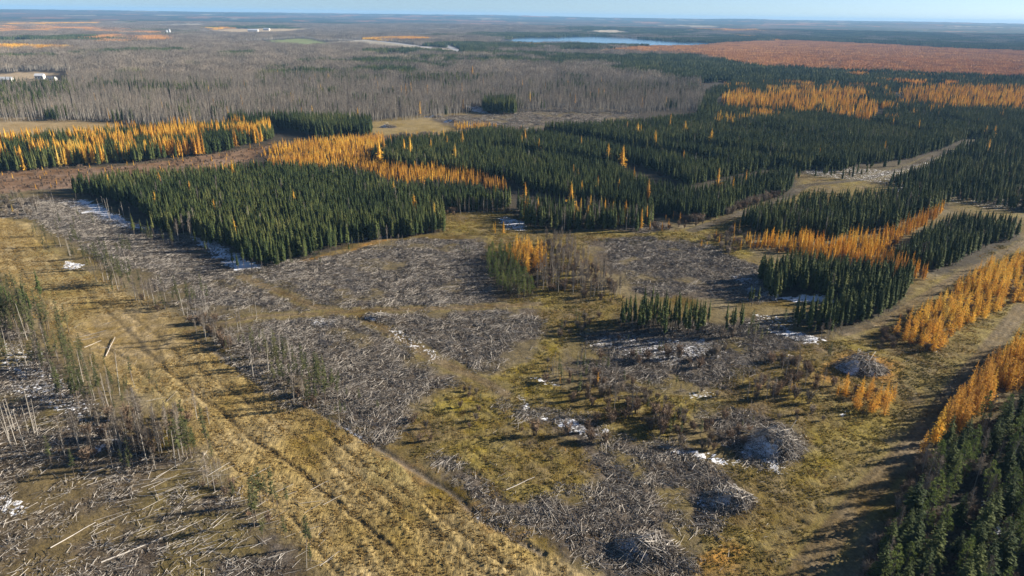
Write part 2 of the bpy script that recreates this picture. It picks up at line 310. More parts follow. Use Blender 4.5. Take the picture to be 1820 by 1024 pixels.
nearw = np.clip(1-(D0-480)/250, 0, 1); col = col*(1-nearw[:, None])+nearw[:, None]*(rgb((.15, .115, .05))+(fl-.5)[:, None]*.16)
wsl = np.zeros(len(GX)); wgr = np.zeros(len(GX)); wsn = np.zeros(len(GX)); zone = np.zeros(len(GX), int)
# far land: patchwork of grey aspen, dark conifer and reddish bog
t = np.clip((D0-4200)/2000, 0, 1)
f1 = fbm(GX/900, GY/900, 40, 4); f2 = fbm(GX/500, GY/700, 50, 3)
rightness = np.clip(GX/np.maximum(GY, 1)*0.9+0.45, 0, 1)
fc = np.where(((f1+0.16*rightness) > 0.49)[:, None], np.array([.028, .042, .026]), np.array([.085, .070, .055]))
fc = np.where(((f2 > 0.67))[:, None], np.array([.24, .115, .055]), fc)
fc = np.where(((f2 < 0.27))[:, None], np.array([.28, .23, .15]), fc)
col = blend(col, t, 0)+fc*t[:, None]
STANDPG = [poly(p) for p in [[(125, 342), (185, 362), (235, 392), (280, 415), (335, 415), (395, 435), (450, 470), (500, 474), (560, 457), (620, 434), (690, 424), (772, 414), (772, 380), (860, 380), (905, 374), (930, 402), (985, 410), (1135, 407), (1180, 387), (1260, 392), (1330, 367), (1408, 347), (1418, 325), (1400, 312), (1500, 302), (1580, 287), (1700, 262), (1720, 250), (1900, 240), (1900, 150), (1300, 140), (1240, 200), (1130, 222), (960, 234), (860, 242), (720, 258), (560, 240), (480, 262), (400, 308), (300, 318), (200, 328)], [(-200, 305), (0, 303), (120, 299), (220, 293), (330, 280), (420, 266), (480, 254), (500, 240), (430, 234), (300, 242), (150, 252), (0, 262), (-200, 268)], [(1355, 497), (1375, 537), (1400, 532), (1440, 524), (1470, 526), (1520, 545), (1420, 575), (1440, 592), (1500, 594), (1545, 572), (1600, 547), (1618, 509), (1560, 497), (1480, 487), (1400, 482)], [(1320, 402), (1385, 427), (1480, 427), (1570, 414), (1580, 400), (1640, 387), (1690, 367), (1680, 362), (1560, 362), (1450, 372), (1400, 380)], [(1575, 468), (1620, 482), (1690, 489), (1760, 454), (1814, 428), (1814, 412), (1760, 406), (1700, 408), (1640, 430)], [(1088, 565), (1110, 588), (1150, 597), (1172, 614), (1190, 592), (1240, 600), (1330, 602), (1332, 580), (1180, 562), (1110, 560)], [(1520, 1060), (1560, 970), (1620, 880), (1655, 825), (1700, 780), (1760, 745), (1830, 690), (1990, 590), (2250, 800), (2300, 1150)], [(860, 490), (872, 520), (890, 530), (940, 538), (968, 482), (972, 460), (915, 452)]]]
for pg in MOSS:
    w = softin(GX, GY, pg, 1.6)
    c = rgb((.165, .125, .038))+(fl-0.5)[:, None]*np.array([.10, .09, -.01])*1.4+(fs-0.5)[:, None]*.07
    col = blend(col, w, c); wgr = np.maximum(wgr, w*0.7); zone[w > .5] = 1
for pg in ORANGEGRASS:
    w = softin(GX, GY, pg, 2.0)*np.clip((fl-0.35)*4, 0, 1); col = blend(col, w, (.30, .16, .035))
w = softin(GX, GY, CORR, 0.9)
streak = vnoise((GX*0.80+GY*0.60)/1.7, (GX*0.6-GY*.8)/16, 61)
c = rgb((.275, .205, .085))+(fl-0.5)[:, None]*.14+(streak-0.5)[:, None]*np.array([.16, .12, .05])
c = c*(0.80+0.40*fs)[:, None]
gr = np.clip((fbm(GX/25, GY/25, 77, 3)-0.52)*5, 0, 1)*0.55; c = blend(c, gr, (.165, .14, .045))
col = blend(col, w, c); wgr = np.maximum(wgr, w); zone[w > .5] = 2
w = softin(GX, GY, TURN, 5.0)*0.75; col = blend(col, w, rgb((.25, .185, .09))+(fs-.5)[:, None]*.16); wgr = wgr*(1-0.7*w)
for nm, pg in CUTS.items():
    w = softin(GX, GY, pg, 1.6)
    c = rgb((.085, .068, .050))+(fl-0.5)[:, None]*.06+(fs-.5)[:, None]*.07
    gpat = np.clip((fl-0.56)*9, 0, 1); c = blend(c, gpat*(0.8 if nm in ('left', 'mid', 'low') else .45), (.15, .115, .035))
    if nm == 'left': c = blend(c, softin(GX, GY, SPARSE, 3)*.7*np.clip(fl*1.6-.2, 0, 1), (.125, .092, .045))
    col = blend(col, w, c); wsl = np.maximum(wsl, w*(0.75 if nm != 'left' else .4)*(1-gpat*.7)); wgr *= 1-w; zone[w > .5] = 3
w = softin(GX, GY, SHRUBSTRIP, 1.5); col = blend(col, w, rgb((.20, .125, .075))+(fl-0.5)[:, None]*.14); zone[w > .5] = 4
w = softin(GX, GY, CLEARL, 2); col = blend(col, w, rgb((.30, .22, .11))+(fl-0.5)[:, None]*.10); zone[w > .5] = 1
w = softin(GX, GY, CLEARM, 2)*(1-softin(GX, GY, CUTS['far'], 2)); col = blend(col, w, rgb((.24, .18, .075))+(fl-0.5)[:, None]*.12); zone[w > .5] = 1
for ln, wd in TRACKW:
    dd = linedist(GX+(fl-0.5)*3, GY+(fl-.5)*3, ln)
    w = np.clip((wd-dd)/1.2+0.3, 0, 1)
    main = wd > 3.5
    c = rgb((.070, .056, .037) if main else (.120, .088, .045))+(fl-0.5)[:, None]*.08+(fs-.5)[:, None]*.05
    rut = np.exp(-((dd-1.1)/0.4)**2); c = c*(1+0.55*rut)[:, None]
    edge = np.exp(-((dd-wd)/1.4)**2)*0.6; col = blend(col, edge, (.19, .15, .045))
    col = blend(col, w*.9, c); wsl *= 1-w; wgr *= 1-.6*w; zone[w > .6] = 5
for ln, wd in RUTS:
    dd = linedist(GX+(fl-0.5)*2, GY+(fl-.5)*2, ln); w = np.clip((wd-dd)/.4, 0, 1)*0.5; col = blend(col, w, (.10, .075, .038))
dd = linedist(GX+(fl-0.5)*2, GY+(fl-.5)*2, DITCH); w = np.exp(-(dd/0.9)**2); col = blend(col, w*.75, (.14, .12, .10))
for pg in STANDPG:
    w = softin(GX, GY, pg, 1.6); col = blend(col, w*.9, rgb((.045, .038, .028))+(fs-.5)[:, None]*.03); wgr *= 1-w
w = np.exp(-(dd/0.9)**2)
wsn = np.maximum(wsn, np.clip(w*1.0, 0, 1)*np.clip((vnoise(GX/7, GY/7, 91)-.30)*2.2, 0, .85))
for pg, wt in SNOWW:
    wsn = np.maximum(wsn, softin(GX, GY, pg, 2.0)*wt*(0.72+.56*fs))
for pg, c in FIELDS:
    w = softin(GX, GY, pg, 3.0)*np.clip(2-0.0*D0, 0, 1); col = blend(col, w, c); zone[w > .5] = 6
for ln in HIGHWAY:
    dd = linedist(GX, GY, ln); w = np.clip((14-dd)/4, 0, 1); col = blend(col, w, (.42, .42, .43)); zone[w > .5] = 7
w = softin(GX, GY, BOG, 6); col = blend(col, w, rgb((.24, .13, .07))+(fbm(GX/160, GY/160, 66, 3)-.5)[:, None]*np.array([.16, .09, .03])); zone[w > .5] = 8
for pg in ORL:
    w = softin(GX, GY, pg, 8); col = blend(col, w, (.28, .12, .045))
# relief
GZ = terrain(GX, GY)
near = np.clip(1-(D0-350)/500, 0, 1)
inl = wgr > .5
GZ += near*((fs-0.5)*0.42+(fl-.5)*.5)
GZ += near*np.where(wgr > .3, (streak-.5)*.30+(vnoise(GX/0.9, GY/0.9, 71)-.5)*.34*wgr, 0)
GZ += near*wsl*(vnoise(GX/1.1, GY/1.1, 72)-.5)*.55
for ln, wd in RUTS: GZ -= near*0.22*np.exp(-(linedist(GX+(fl-0.5)*2, GY+(fl-.5)*2, ln)/0.55)**2)
GZ -= near*0.45*np.exp(-(linedist(GX+(fl-0.5)*2, GY+(fl-.5)*2, DITCH)/1.0)**2)
for pg in (LAKE, POND): GZ -= 1.2*softin(GX, GY, pg, 0.3)
GZ += np.clip((D0-4500)/1500, 0, 1)*np.clip(1-(D0-17000)/3000, 0, 1)*(vnoise(GX/60, GY/60, 81)*9)*(fc[:, 0] < .2)
GZ[D0 < 90] = np.minimum(GZ[D0 < 90], 0)
col = np.clip(col, .008, .85)
idx = np.arange(NR*NC).reshape(NR, NC)
a = idx[:-1]; b_ = idx[1:]
an = np.roll(a, -1, 1); bn = np.roll(b_, -1, 1)
quads = np.stack([a.ravel(), an.ravel(), bn.ravel(), b_.ravel()], 1)
quads = quads[NC:] if False else quads
zf = np.maximum.reduce([zone[quads[:, k]] for k in range(1)])
names = {0: 'forest_floor', 1: 'grassland', 2: 'grass_corridor', 3: 'clearcut_ground', 4: 'bog_strip', 5: 'dirt_track', 6: 'field', 7: 'road', 8: 'bog'}
for zi, nm in names.items():
    q = quads[zf == zi]
    if not len(q): continue
    used, inv = np.unique(q.ravel(), return_inverse=True)
    me = bpy.data.meshes.new(nm)
    me.vertices.add(len(used)); me.vertices.foreach_set('co', np.stack([GX[used], GY[used], GZ[used]], 1).ravel())
    me.loops.add(q.size); me.loops.foreach_set('vertex_index', inv.astype(np.int32))
    me.polygons.add(len(q)); me.polygons.foreach_set('loop_start', np.arange(0, q.size, 4, dtype=np.int32))
    me.polygons.foreach_set('use_smooth', np.ones(len(q), bool))
    ca = me.attributes.new('albedo', 'FLOAT_COLOR', 'POINT'); ca.data.foreach_set('color', np.concatenate([col[used], np.ones((len(used), 1))], 1).ravel())
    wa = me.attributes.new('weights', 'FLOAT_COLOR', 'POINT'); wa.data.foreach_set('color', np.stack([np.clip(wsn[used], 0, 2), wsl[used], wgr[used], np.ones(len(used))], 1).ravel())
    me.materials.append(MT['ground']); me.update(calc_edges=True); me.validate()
    o = bpy.data.objects.new(nm, me); C.objects.link(o); o['kind'] = 'structure'
# heights for planting
def gz(x, y):
    x = np.asarray(x, float); y = np.asarray(y, float)
    a_ = np.arctan2(x, y); r_ = np.hypot(x, y)
    ci = np.clip(np.searchsorted(az, a_)-1, 0, NC-2); ri = np.clip(np.searchsorted(rad, r_)-1, 0, NR-2)
    Z = GZ.reshape(NR, NC)
    return (Z[ri, ci]+Z[ri+1, ci]+Z[ri, ci+1]+Z[ri+1, ci+1])/4
for nm, pg, z in (('lake', LAKE, 0.3), ('pond', POND, 0.3)):
    o = mesh_obj(nm, [(x, y, z) for x, y in pg], [tuple(range(len(pg)))], [MT['water']]); o['kind'] = 'structure'

# ------------------------------------------------------------------ plant builders (geometry in metres, base at the origin)
class G:
    def __init__(s): s.V = []; s.F = []; s.c = []
    def v(s, p, c=0.5): s.V.append(p); s.c.append(c); return len(s.V)-1
    def tube(s, p0, p1, r0, r1, k=4, c=0.5):
        p0 = Vector(p0); p1 = Vector(p1); d = (p1-p0)
        if d.length < 1e-6: return
        d.normalize(); a = d.cross(Vector((0, 0, 1)) if abs(d.z) < .9 else Vector((1, 0, 0))).normalized(); b = d.cross(a)
        i0 = len(s.V)
        for p, r in ((p0, r0), (p1, r1)):
            for j in range(k):
                an = 2*math.pi*j/k; s.v(tuple(p+a*(math.cos(an)*r)+b*(math.sin(an)*r)), c)
        for j in range(k): s.F.append((i0+j, i0+(j+1) % k, i0+k+(j+1) % k, i0+k+j))
        s.F.append(tuple(range(i0+k, i0+2*k)))
    def sliver(s, p0, p1, w, c=0.5):
        p0 = Vector(p0); p1 = Vector(p1); d = p1-p0; a = d.cross(Vector((random.uniform(-1, 1), random.uniform(-1, 1), random.uniform(-.4, .4))))
        if a.length < 1e-6: return
        a = a.normalized()*w; i = len(s.V); s.v(tuple(p0-a), c); s.v(tuple(p0+a), c); s.v(tuple(p1), c); s.F.append((i, i+1, i+2))
    def leaf(s, p, d, w, c=0.5):          # a small diamond
        p = Vector(p); d = Vector(d); a = d.cross(Vector((random.uniform(-.5, .5), random.uniform(-.5, .5), 1)))
        a = a.normalized()*w if a.length > 1e-6 else Vector((w, 0, 0)); i = len(s.V)
        s.v(tuple(p), c); s.v(tuple(p+d*.45+a), c); s.v(tuple(p+d), c); s.v(tuple(p+d*.45-a), c); s.F.append((i, i+1, i+2, i+3))
U = random.uniform
def spruce(h, rr, lev, per, sub, base, trunk_only_low=False):
    t = G(); t.tube((0, 0, -0.4), (0, 0, h*.55), h*.011, h*.007, 5, .3); t.tube((0, 0, h*.55), (0, 0, h*.99), h*.007, h*.002, 4, .5)
    for _ in range(6 if base > .2 else 2):
        z = U(.08, max(base, .12))*h; a = U(0, 6.28); t.sliver((0, 0, z), (math.cos(a)*h*.04, math.sin(a)*h*.04, z-U(0, .3)), .04, .4)
    c = G()
    pw = U(.5, .78)
    if sub == 0:                                     # dense inner needles
        for (za, zb, ra, rb) in ((base*1.0+.03, .55, .55, .42), (.5, .97, .44, .02)):
            k = 6; i0 = len(c.V); ph = U(0, 6)
            for zz_, rr_ in ((za, ra), (zb, rb)):
                for q in range(k): a = 6.283*q/k+ph; f = U(.75, 1.2); c.v((math.cos(a)*rr*rr_*f, math.sin(a)*rr*rr_*f, h*(zz_+U(-.02, .02))), U(0, 1))
            for q in range(k): c.F.append((i0+q, i0+(q+1) % k, i0+k+(q+1) % k, i0+k+q))
    for i in range(lev):
        u = i/(lev-1); z = h*(base+(1-base)*u)*1.0
        L = rr*((1-u)**pw)*U(.8, 1.15)+.12
        if u < .12: L *= .75
        for j in range(max(3, int(per*(1-.45*u)))):
            a = U(0, 6.283); l_ = L*U(.65, 1.2); dz = l_*U(-.55, -.15)+(.5*l_ if u > .9 else 0)
            d = Vector((math.cos(a)*l_, math.sin(a)*l_, dz)); z0 = z+U(-.3, .3)*h/lev
            if sub == 0: c.leaf((0, 0, z0), d, l_*U(.32, .5), U(0, 1))
            else:
                for k in range(sub):
                    f = (k+.4)/sub; o = Vector((0, 0, z0))+d*f; s_ = U(-.9, .9)
                    e = Vector((math.cos(a+s_), math.sin(a+s_), U(-.5, .1)))*(l_*.55*(1.15-f*.5)); c.leaf(o, e, l_*U(.12, .2), U(0, 1))
                c.leaf((0, 0, z0), d, l_*.12, U(0, 1))
    c.leaf((0, 0, h*.93), (0, 0, h*.09), .08*h/10, .7)
    return t, c
def larch(h, rr, lev, per, sub, base=.12):
    t = G(); t.tube((0, 0, -.4), (0, 0, h*.6), h*.011, h*.006, 5, .3); t.tube((0, 0, h*.6), (0, 0, h*.98), h*.006, h*.002, 4, .4)
    c = G()
    if sub < 4:
        k = 6; i0 = len(c.V)
        for zz_, rr_ in ((.12, .36), (.5, .26), (.96, .02)):
            for q in range(k): a = 6.283*q/k; f = U(.65, 1.25); c.v((math.cos(a)*rr*rr_*f, math.sin(a)*rr*rr_*f, h*(zz_+U(-.03, .03))), U(0, 1))
        for b_i in (0, k):
            for q in range(k): c.F.append((i0+b_i+q, i0+b_i+(q+1) % k, i0+b_i+k+(q+1) % k, i0+b_i+k+q))
    for i in range(lev):
        u = i/(lev-1); z = h*(base+(1-base)*u); L = rr*((1-u)**.85)*U(.7, 1.2)*(1 if u > .15 else .8)+.1
        for j in range(max(3, int(per*(1-.4*u)))):
            a = U(0, 6.283); l_ = L*U(.55, 1.25); d = Vector((math.cos(a)*l_, math.sin(a)*l_, l_*U(-.2, .35))); z0 = z+U(-.4, .4)*h/lev
            for k in range(sub):
                f = (k+.5)/sub; e = Vector((U(-1, 1), U(-1, 1), U(-.5, .9)))*(l_*(.42 if sub < 4 else .27)+.1); c.leaf(Vector((0, 0, z0))+d*f, e, l_*(U(.13, .22) if sub < 4 else U(.06, .12))+.04, U(0, 1))
    return t, c
def aspen(h, rr, nb, tw, base=.45, w=.05, lean=.03):
    t = G(); x, y = U(-lean, lean)*h, U(-lean, lean)*h
    t.tube((0, 0, -.4), (x*.6, y*.6, h*.6), h*.0105, h*.0075, 5, U(.5, .9)); t.tube((x*.6, y*.6, h*.6), (x, y, h*.95), h*.0075, h*.002, 4, .6)
    c = G()
    for i in range(nb):
        u = U(0, 1)**.9; z = h*(base+(1-base)*u*.93); a = U(0, 6.283)
        L = rr*(1-u*.72)*U(.55, 1.15)*(.55+.9*min(u*3, 1)*.5)
        p0 = Vector((x*z/h, y*z/h, z)); d = Vector((math.cos(a)*L, math.sin(a)*L, L*U(.5, 1.3)))
        c.sliver(p0, p0+d, w*1.2, U(0, 1))
        for k in range(tw):
            q = p0+d*U(.3, .95); e = Vector((U(-1, 1), U(-1, 1), U(.1, 1.5)))*L*.45; c.sliver(q, q+e, w*U(.5, 1.1), U(0, 1))
    return t, c
def pine(h, rr, cl, nl, base=.3):
    t = G(); t.tube((0, 0, -.4), (0, 0, h*.6), h*.013, h*.009, 6, .4); t.tube((0, 0, h*.6), (0, 0, h*.97), h*.009, h*.002, 4, .4)
    c = G()
    for i in range(cl):
        u = U(0, 1)**.85; z = h*(base+(1-base)*u); a = U(0, 6.283); L = rr*(1-u**1.8*.85)*math.sqrt(U(.1, 1)); ctr = Vector((math.cos(a)*L, math.sin(a)*L, z))
        t.sliver((0, 0, z-L*.3), ctr, .06, .3); s_ = U(.55, .95)*rr*.36*(1-.35*u)
        for k in range(nl):
            e = Vector((U(-1, 1), U(-1, 1), U(-.4, 1.1))); e = e.normalized()*s_*U(.6, 1.2); c.leaf(ctr+e*.25, e, s_*U(.08, .16), U(0, 1))
    for k in range(14): c.leaf((U(-.15, .15), U(-.15, .15), h*U(.88, .97)), (U(-.3, .3), U(-.3, .3), U(.3, .8)), .09, .6)
    return t, c
def scrub(h, rr, n):
    t = G(); x, y = U(-.05, .05)*h, U(-.05, .05)*h; t.tube((0, 0, -.4), (x, y, h*.95), h*.010, h*.003, 4, U(.2, .8)); c = G()
    for i in range(n):
        u = U(0, 1); z = h*(.34+.64*u); a = U(0, 6.283); L = rr*U(.4, 1.2)*(1-.55*u)*(.6+.8*min(u*2.5, .5)); c.leaf((x*z/h, y*z/h, z), (math.cos(a)*L, math.sin(a)*L, U(-.35, .25)), L*U(.09, .19), U(0, 1))
    for i in range(10):
        z = h*U(.1, .5); a = U(0, 6.283); t.sliver((x*z/h, y*z/h, z), (math.cos(a)*.7, math.sin(a)*.7, z-.2), .03, .5)
    return t, c
def shrub(h, rr, st, tw):
    t = G(); c = G()
    for i in range(st):
        a = U(0, 6.283); r = U(.1, 1)*rr; tip = Vector((math.cos(a)*r, math.sin(a)*r, h*U(.6, 1))); t.sliver((math.cos(a)*.2, math.sin(a)*.2, -.1), tip, .05, U(0, 1))
        for k in range(tw):
            q = tip*U(.35, .95); e = Vector((U(-1, 1), U(-1, 1), U(.2, 1.3)))*h*.22; c.sliver(q, q+e, .065, U(0, 1))
    return t, c
def snag(h):
    t = G(); x, y = U(-.08, .08)*h, U(-.08, .08)*h; t.tube((0, 0, -.4), (x, y, h), h*.011, h*.004, 5, U(.6, 1)); c = G()
    for i in range(14):
        z = h*U(.25, .98); a = U(0, 6.283); L = U(.3, 1.1); c.sliver((x*z/h, y*z/h, z), (x*z/h+math.cos(a)*L, y*z/h+math.sin(a)*L, z+U(-.2, .6)), .035, U(.4, 1))
    return t, c

PROTO = {}    # kind -> list of (trunk_mesh, crown_mesh, joined_object, height)
def register(kind, tc_list, trunk_m, crown_m, h):
    L = PROTO.setdefault(kind, [])
    for t, c in tc_list:
        ot = mesh_obj('trunk', t.V, t.F, [MT[trunk_m]], col=t.c, link=False) ; oc = mesh_obj('crown', c.V, c.F, [MT[crown_m]], col=c.c, link=False)
        n0 = len(t.V); V = t.V+c.V; F = t.F+[tuple(i+n0 for i in f) for f in c.F]
        oj = mesh_obj(kind+'_tree', V, F, [MT[trunk_m], MT[crown_m]], midx=[0]*len(t.F)+[1]*len(c.F), col=t.c+c.c, link=False)
        L.append((ot.data, oc.data, oj, h)); bpy.data.objects.remove(ot); bpy.data.objects.remove(oc)
register('spruce', [spruce(14, U(1.45, 1.95), 18, 11, 0, U(.08, .2)) for _ in range(7)], 'bark_dark', 'spruce', 14)
register('spruce_near', [spruce(14, U(1.8, 2.4), 24, 12, 4, U(.08, .2)) for _ in range(4)], 'bark_dark', 'spruce', 14)
register('spindly', [spruce(14, U(.95, 1.3), 13, 8, 0, U(.32, .48)) for _ in range(5)], 'bark_dark', 'spruce', 14)
register('larch', [larch(12, U(1.6, 2.3), 17, 9, 2) for _ in range(5)], 'bark_dark', 'larch', 12)
register('larch_near', [larch(10, U(1.6, 2.5), 19, 10, 5, .05) for _ in range(4)], 'bark_dark', 'larch', 10)
register('young_larch', [larch(6, U(.75, 1.15), 9, 8, 2, .06) for _ in range(5)], 'bark_dark', 'larch', 6)
register('aspen', [aspen(20, U(1.8, 2.6), 40, 3, U(.38, .55), .07) for _ in range(6)], 'bark_aspen', 'twig', 20)
register('aspen_near', [aspen(14, U(1.5, 2.4), 85, 9, U(.28, .42), .042) for _ in range(4)], 'bark_aspen', 'twig', 14)
register('pine', [pine(12, U(1.8, 2.4), 75, 22, U(.15, .3)) for _ in range(4)], 'bark_dark', 'pine', 12)
register('scrub', [scrub(9, U(.85, 1.3), 150) for _ in range(5)], 'bark_dark', 'scrub', 9)
register('shrub', [shrub(3, 1.5, 22, 12) for _ in range(5)], 'bark_dark', 'rust', 3)
register('grey_shrub', [shrub(4, 1.6, 22, 13) for _ in range(4)], 'bark_dark', 'twig', 4)
register('snag', [snag(9) for _ in range(5)], 'bark_aspen', 'twig', 9)

# ------------------------------------------------------------------ instanced masses (what nobody could count)
def stuff(name, protos, pts, rot, scl, pick, label, cat=None):
    me = bpy.data.meshes.new(name); me.vertices.add(len(pts)); me.vertices.foreach_set('co', np.asarray(pts, np.float32).ravel())
    a = me.attributes.new('rotz', 'FLOAT_VECTOR', 'POINT'); rv = np.zeros((len(pts), 3), np.float32); rv[:, 2] = rot; a.data.foreach_set('vector', rv.ravel())
    a = me.attributes.new('scl', 'FLOAT_VECTOR', 'POINT'); a.data.foreach_set('vector', np.asarray(scl, np.float32).ravel())
    a = me.attributes.new('pick', 'INT', 'POINT'); a.data.foreach_set('value', np.asarray(pick, np.int32))
    o = bpy.data.objects.new(name, me); C.objects.link(o)
    tag(o, label, cat, None, 'stuff')
    ng = bpy.data.node_groups.new(name+'_nodes', 'GeometryNodeTree')
    ng.interface.new_socket('Geometry', in_out='INPUT', socket_type='NodeSocketGeometry'); ng.interface.new_socket('Geometry', in_out='OUTPUT', socket_type='NodeSocketGeometry')
    N = ng.nodes; L = ng.links
    gi = N.new('NodeGroupInput'); go = N.new('NodeGroupOutput'); ip = N.new('GeometryNodeInstanceOnPoints'); jn = N.new('GeometryNodeJoinGeometry')
    for p in reversed(protos):      # Join Geometry puts the last link first
        oi = N.new('GeometryNodeObjectInfo'); oi.inputs['Object'].default_value = p; oi.inputs['As Instance'].default_value = True
        L.new(oi.outputs['Geometry'], jn.inputs[0])
    def attr(nm, ty):
        q = N.new('GeometryNodeInputNamedAttribute'); q.data_type = ty; q.inputs['Name'].default_value = nm; return q.outputs['Attribute']
    L.new(gi.outputs[0], ip.inputs['Points']); L.new(jn.outputs[0], ip.inputs['Instance']); ip.inputs['Pick Instance'].default_value = True
    L.new(attr('pick', 'INT'), ip.inputs['Instance Index']); L.new(attr('rotz', 'FLOAT_VECTOR'), ip.inputs['Rotation']); L.new(attr('scl', 'FLOAT_VECTOR'), ip.inputs['Scale'])
    L.new(ip.outputs[0], go.inputs[0])
    md = o.modifiers.new('scatter', 'NODES'); md.node_group = ng
    return o

# ------------------------------------------------------------------ planting plan
def scatter(pg, sp, jit=.75, rng=rng, warp=1.0):
    x0, y0 = pg.min(0); x1, y1 = pg.max(0)
    xs, ys = np.meshgrid(np.arange(x0, x1, sp), np.arange(y0, y1, sp)); xs = xs.ravel(); ys = ys.ravel()
    xs = xs+rng.uniform(-.5, .5, len(xs))*sp*jit*1.6; ys = ys+rng.uniform(-.5, .5, len(ys))*sp*jit*1.6
    am = np.clip(np.hypot(xs, ys)/55, 1.5, 26)*warp
    m = inside(xs+(fbm(xs/am/3.0, ys/am/3.0, 101, 3)-.5)*am*3.2, ys+(fbm(xs/am/3.0, ys/am/3.0, 131, 3)-.5)*am*3.4, pg); return xs[m], ys[m]
PLANTS = {}     # kind -> list of arrays x, y, height, stand index
YARD = poly([(-60, 134), (60, 126), (110, 129), (125, 150), (110, 158), (-60, 162)])
STANDS = []     # (label by kind, group)
def put(kind, x, y, h, label, group):
    STANDS.append((label, group)); k = len(STANDS)-1
    x = np.atleast_1d(np.asarray(x, float)); y = np.atleast_1d(np.asarray(y, float)); h = np.broadcast_to(np.asarray(h, float), x.shape)
    PLANTS.setdefault(kind, []).append(np.stack([x, y, h, np.full(x.shape, k, float)], 1))
GAPS = [(np.array([P(*p) for p in t]), w) for t, w in [([(950, 238), (1060, 258), (1150, 274), (1260, 292)], 12), ([(880, 270), (960, 280), (1060, 296)], 8), ([(1110, 300), (1150, 318), (1200, 340)], 12), ([(1190, 262), (1300, 275), (1420, 290)], 8), ([(450, 222), (560, 246)], 5.0), ([(1230, 345), (1330, 318), (1400, 305)], 8), ([(1300, 235), (1450, 250)], 8), ([(1500, 215), (1640, 245)], 8),([(1600, 200), (1750, 235)], 8)]]
def stand(pts, sp, mix, group, thin=0.0, lim=None, excl=()):
    """mix: list of (kind, share, h0, h1, label[, cluster seed])"""
    pg = poly(pts) if isinstance(pts, list) else pts
    x, y = scatter(pg, sp)
    keep = np.ones(len(x), bool)
    keep &= ~inside(x, y, YARD)
    for e in excl: keep &= ~inside(x, y, e)
    for ln, w in GAPS: keep &= linedist(x, y, ln) > w*1.35
    for ln, w in TRACKW: keep &= linedist(x, y, ln) > w*.9
    keep &= rng.uniform(0, 1, len(x)) > thin+.07
    hol = fbm(x/13, y/13, 171, 2); keep &= hol > .21+rng.uniform(-.04, .04, len(x))
    if thin: keep &= (vnoise(x/9, y/9, 7) > thin*.6)
    x = x[keep]; y = y[keep]; u = rng.uniform(0, 1, len(x)); acc = 0
    hn = fbm(x/30, y/30, 14, 2)
    for it in mix:
        kind, share, h0, h1, label = it[:5]
        if len(it) > 5:
            nn = fbm(x/it[5], y/it[5], 23, 2); m = (nn > np.quantile(nn, 1-share)) if len(nn) else np.zeros(0, bool); m &= u > -1
            u = np.where(m, 9, u); 
        else:
            m = (u >= acc) & (u < acc+share); acc += share
        hh = h0+(h1-h0)*(rng.uniform(-.1, 1, m.sum())*.75+hn[m]*.4); hh = np.where(rng.uniform(0, 1, m.sum()) < .07, hh*rng.uniform(.45, .85, m.sum()), hh)
        put(kind, x[m], y[m], hh, label, group)
# --- dense conifer stands
stand([(125, 342), (185, 362), (235, 392), (280, 415), (335, 415), (395, 435), (450, 470), (500, 474), (560, 457), (620, 434), (690, 424), (772, 414), (772, 380), (860, 380), (905, 376), (905, 370), (860, 363), (800, 351), (700, 338), (620, 324), (560, 317), (490, 310), (400, 316), (300, 324), (200, 333)], 2.45,
      [('spruce', .965, 9.5, 13.5, 'dark green spruce at the front edge of the big stand left of the small clearing'), ('aspen', .02, 10, 15, 'bare pale aspen among the dark spruce left of the small clearing'), ('larch', .003, 12, 15, 'orange larch mixed into the front of the big left spruce stand')], 'spruces of the big left stand')
stand([(905, 374), (930, 402), (985, 410), (1080, 410), (1135, 407), (1160, 400), (1150, 392), (1080, 386), (1000, 378)], 2.8,
      [('spruce', .60, 10, 14.5, 'dark spruce in the mixed belt behind the central clearcuts'), ('aspen', .20, 11, 14, 'bare white-stemmed aspen at the edge of the mixed belt behind the clearcuts'), ('larch', .05, 11, 15, 'orange larch in the mixed belt behind the central clearcuts')], 'trees of the mixed belt')
stand([(650, 283), (704, 293), (800, 311), (900, 331), (1000, 352), (1100, 370), (1180, 387), (1260, 392), (1330, 367), (1408, 347), (1418, 325), (1400, 312), (1500, 302), (1580, 287), (1700, 262), (1720, 250), (1900, 240), (1900, 215), (1820, 205), (1640, 212), (1540, 222), (1440, 212), (1300, 222), (1240, 215), (1130, 222), (960, 234), (940, 245), (860, 242), (720, 258)], 2.45,
      [('spruce', .965, 9, 12.5, 'dark green spruce at the near edge of the wide stand right of centre'), ('aspen', .01, 11, 14, 'bare aspen in the wide dark stand right of centre'), ('larch', .0015, 12, 15, 'small orange larch scattered in the wide dark stand')], 'spruces of the wide right stand')
stand([(505, 234), (560, 250), (655, 243), (655, 226), (560, 222), (440, 218), (400, 226), (430, 236)], 3.0, [('spruce', .97, 12, 17, 'dark spruce in the small stand behind the orange band')], 'spruces behind the orange band')
stand([(-200, 305), (0, 303), (120, 299), (220, 293), (330, 280), (420, 266), (480, 254), (500, 240), (430, 234), (300, 242), (150, 252), (0, 262), (-200, 268)], 3.1,
      [('larch', .36, 12, 18.5, 'tall orange larch in the row along the reddish bog strip', 16), ('spruce', .95, 11, 16, 'dark spruce among the orange larches at the left edge')], 'trees of the larch and spruce row on the left')
stand([(1355, 497), (1375, 537), (1400, 532), (1440, 524), (1470, 526), (1520, 545), (1600, 529), (1618, 509), (1560, 497), (1480, 487), (1400, 482)], 2.6,
      [('spruce', .93, 10, 14, 'dark spruce in the block above the shaded snow right of centre'), ('aspen', .03, 9, 13, 'bare aspen in the block above the shaded snow')], 'spruces of the middle right block')
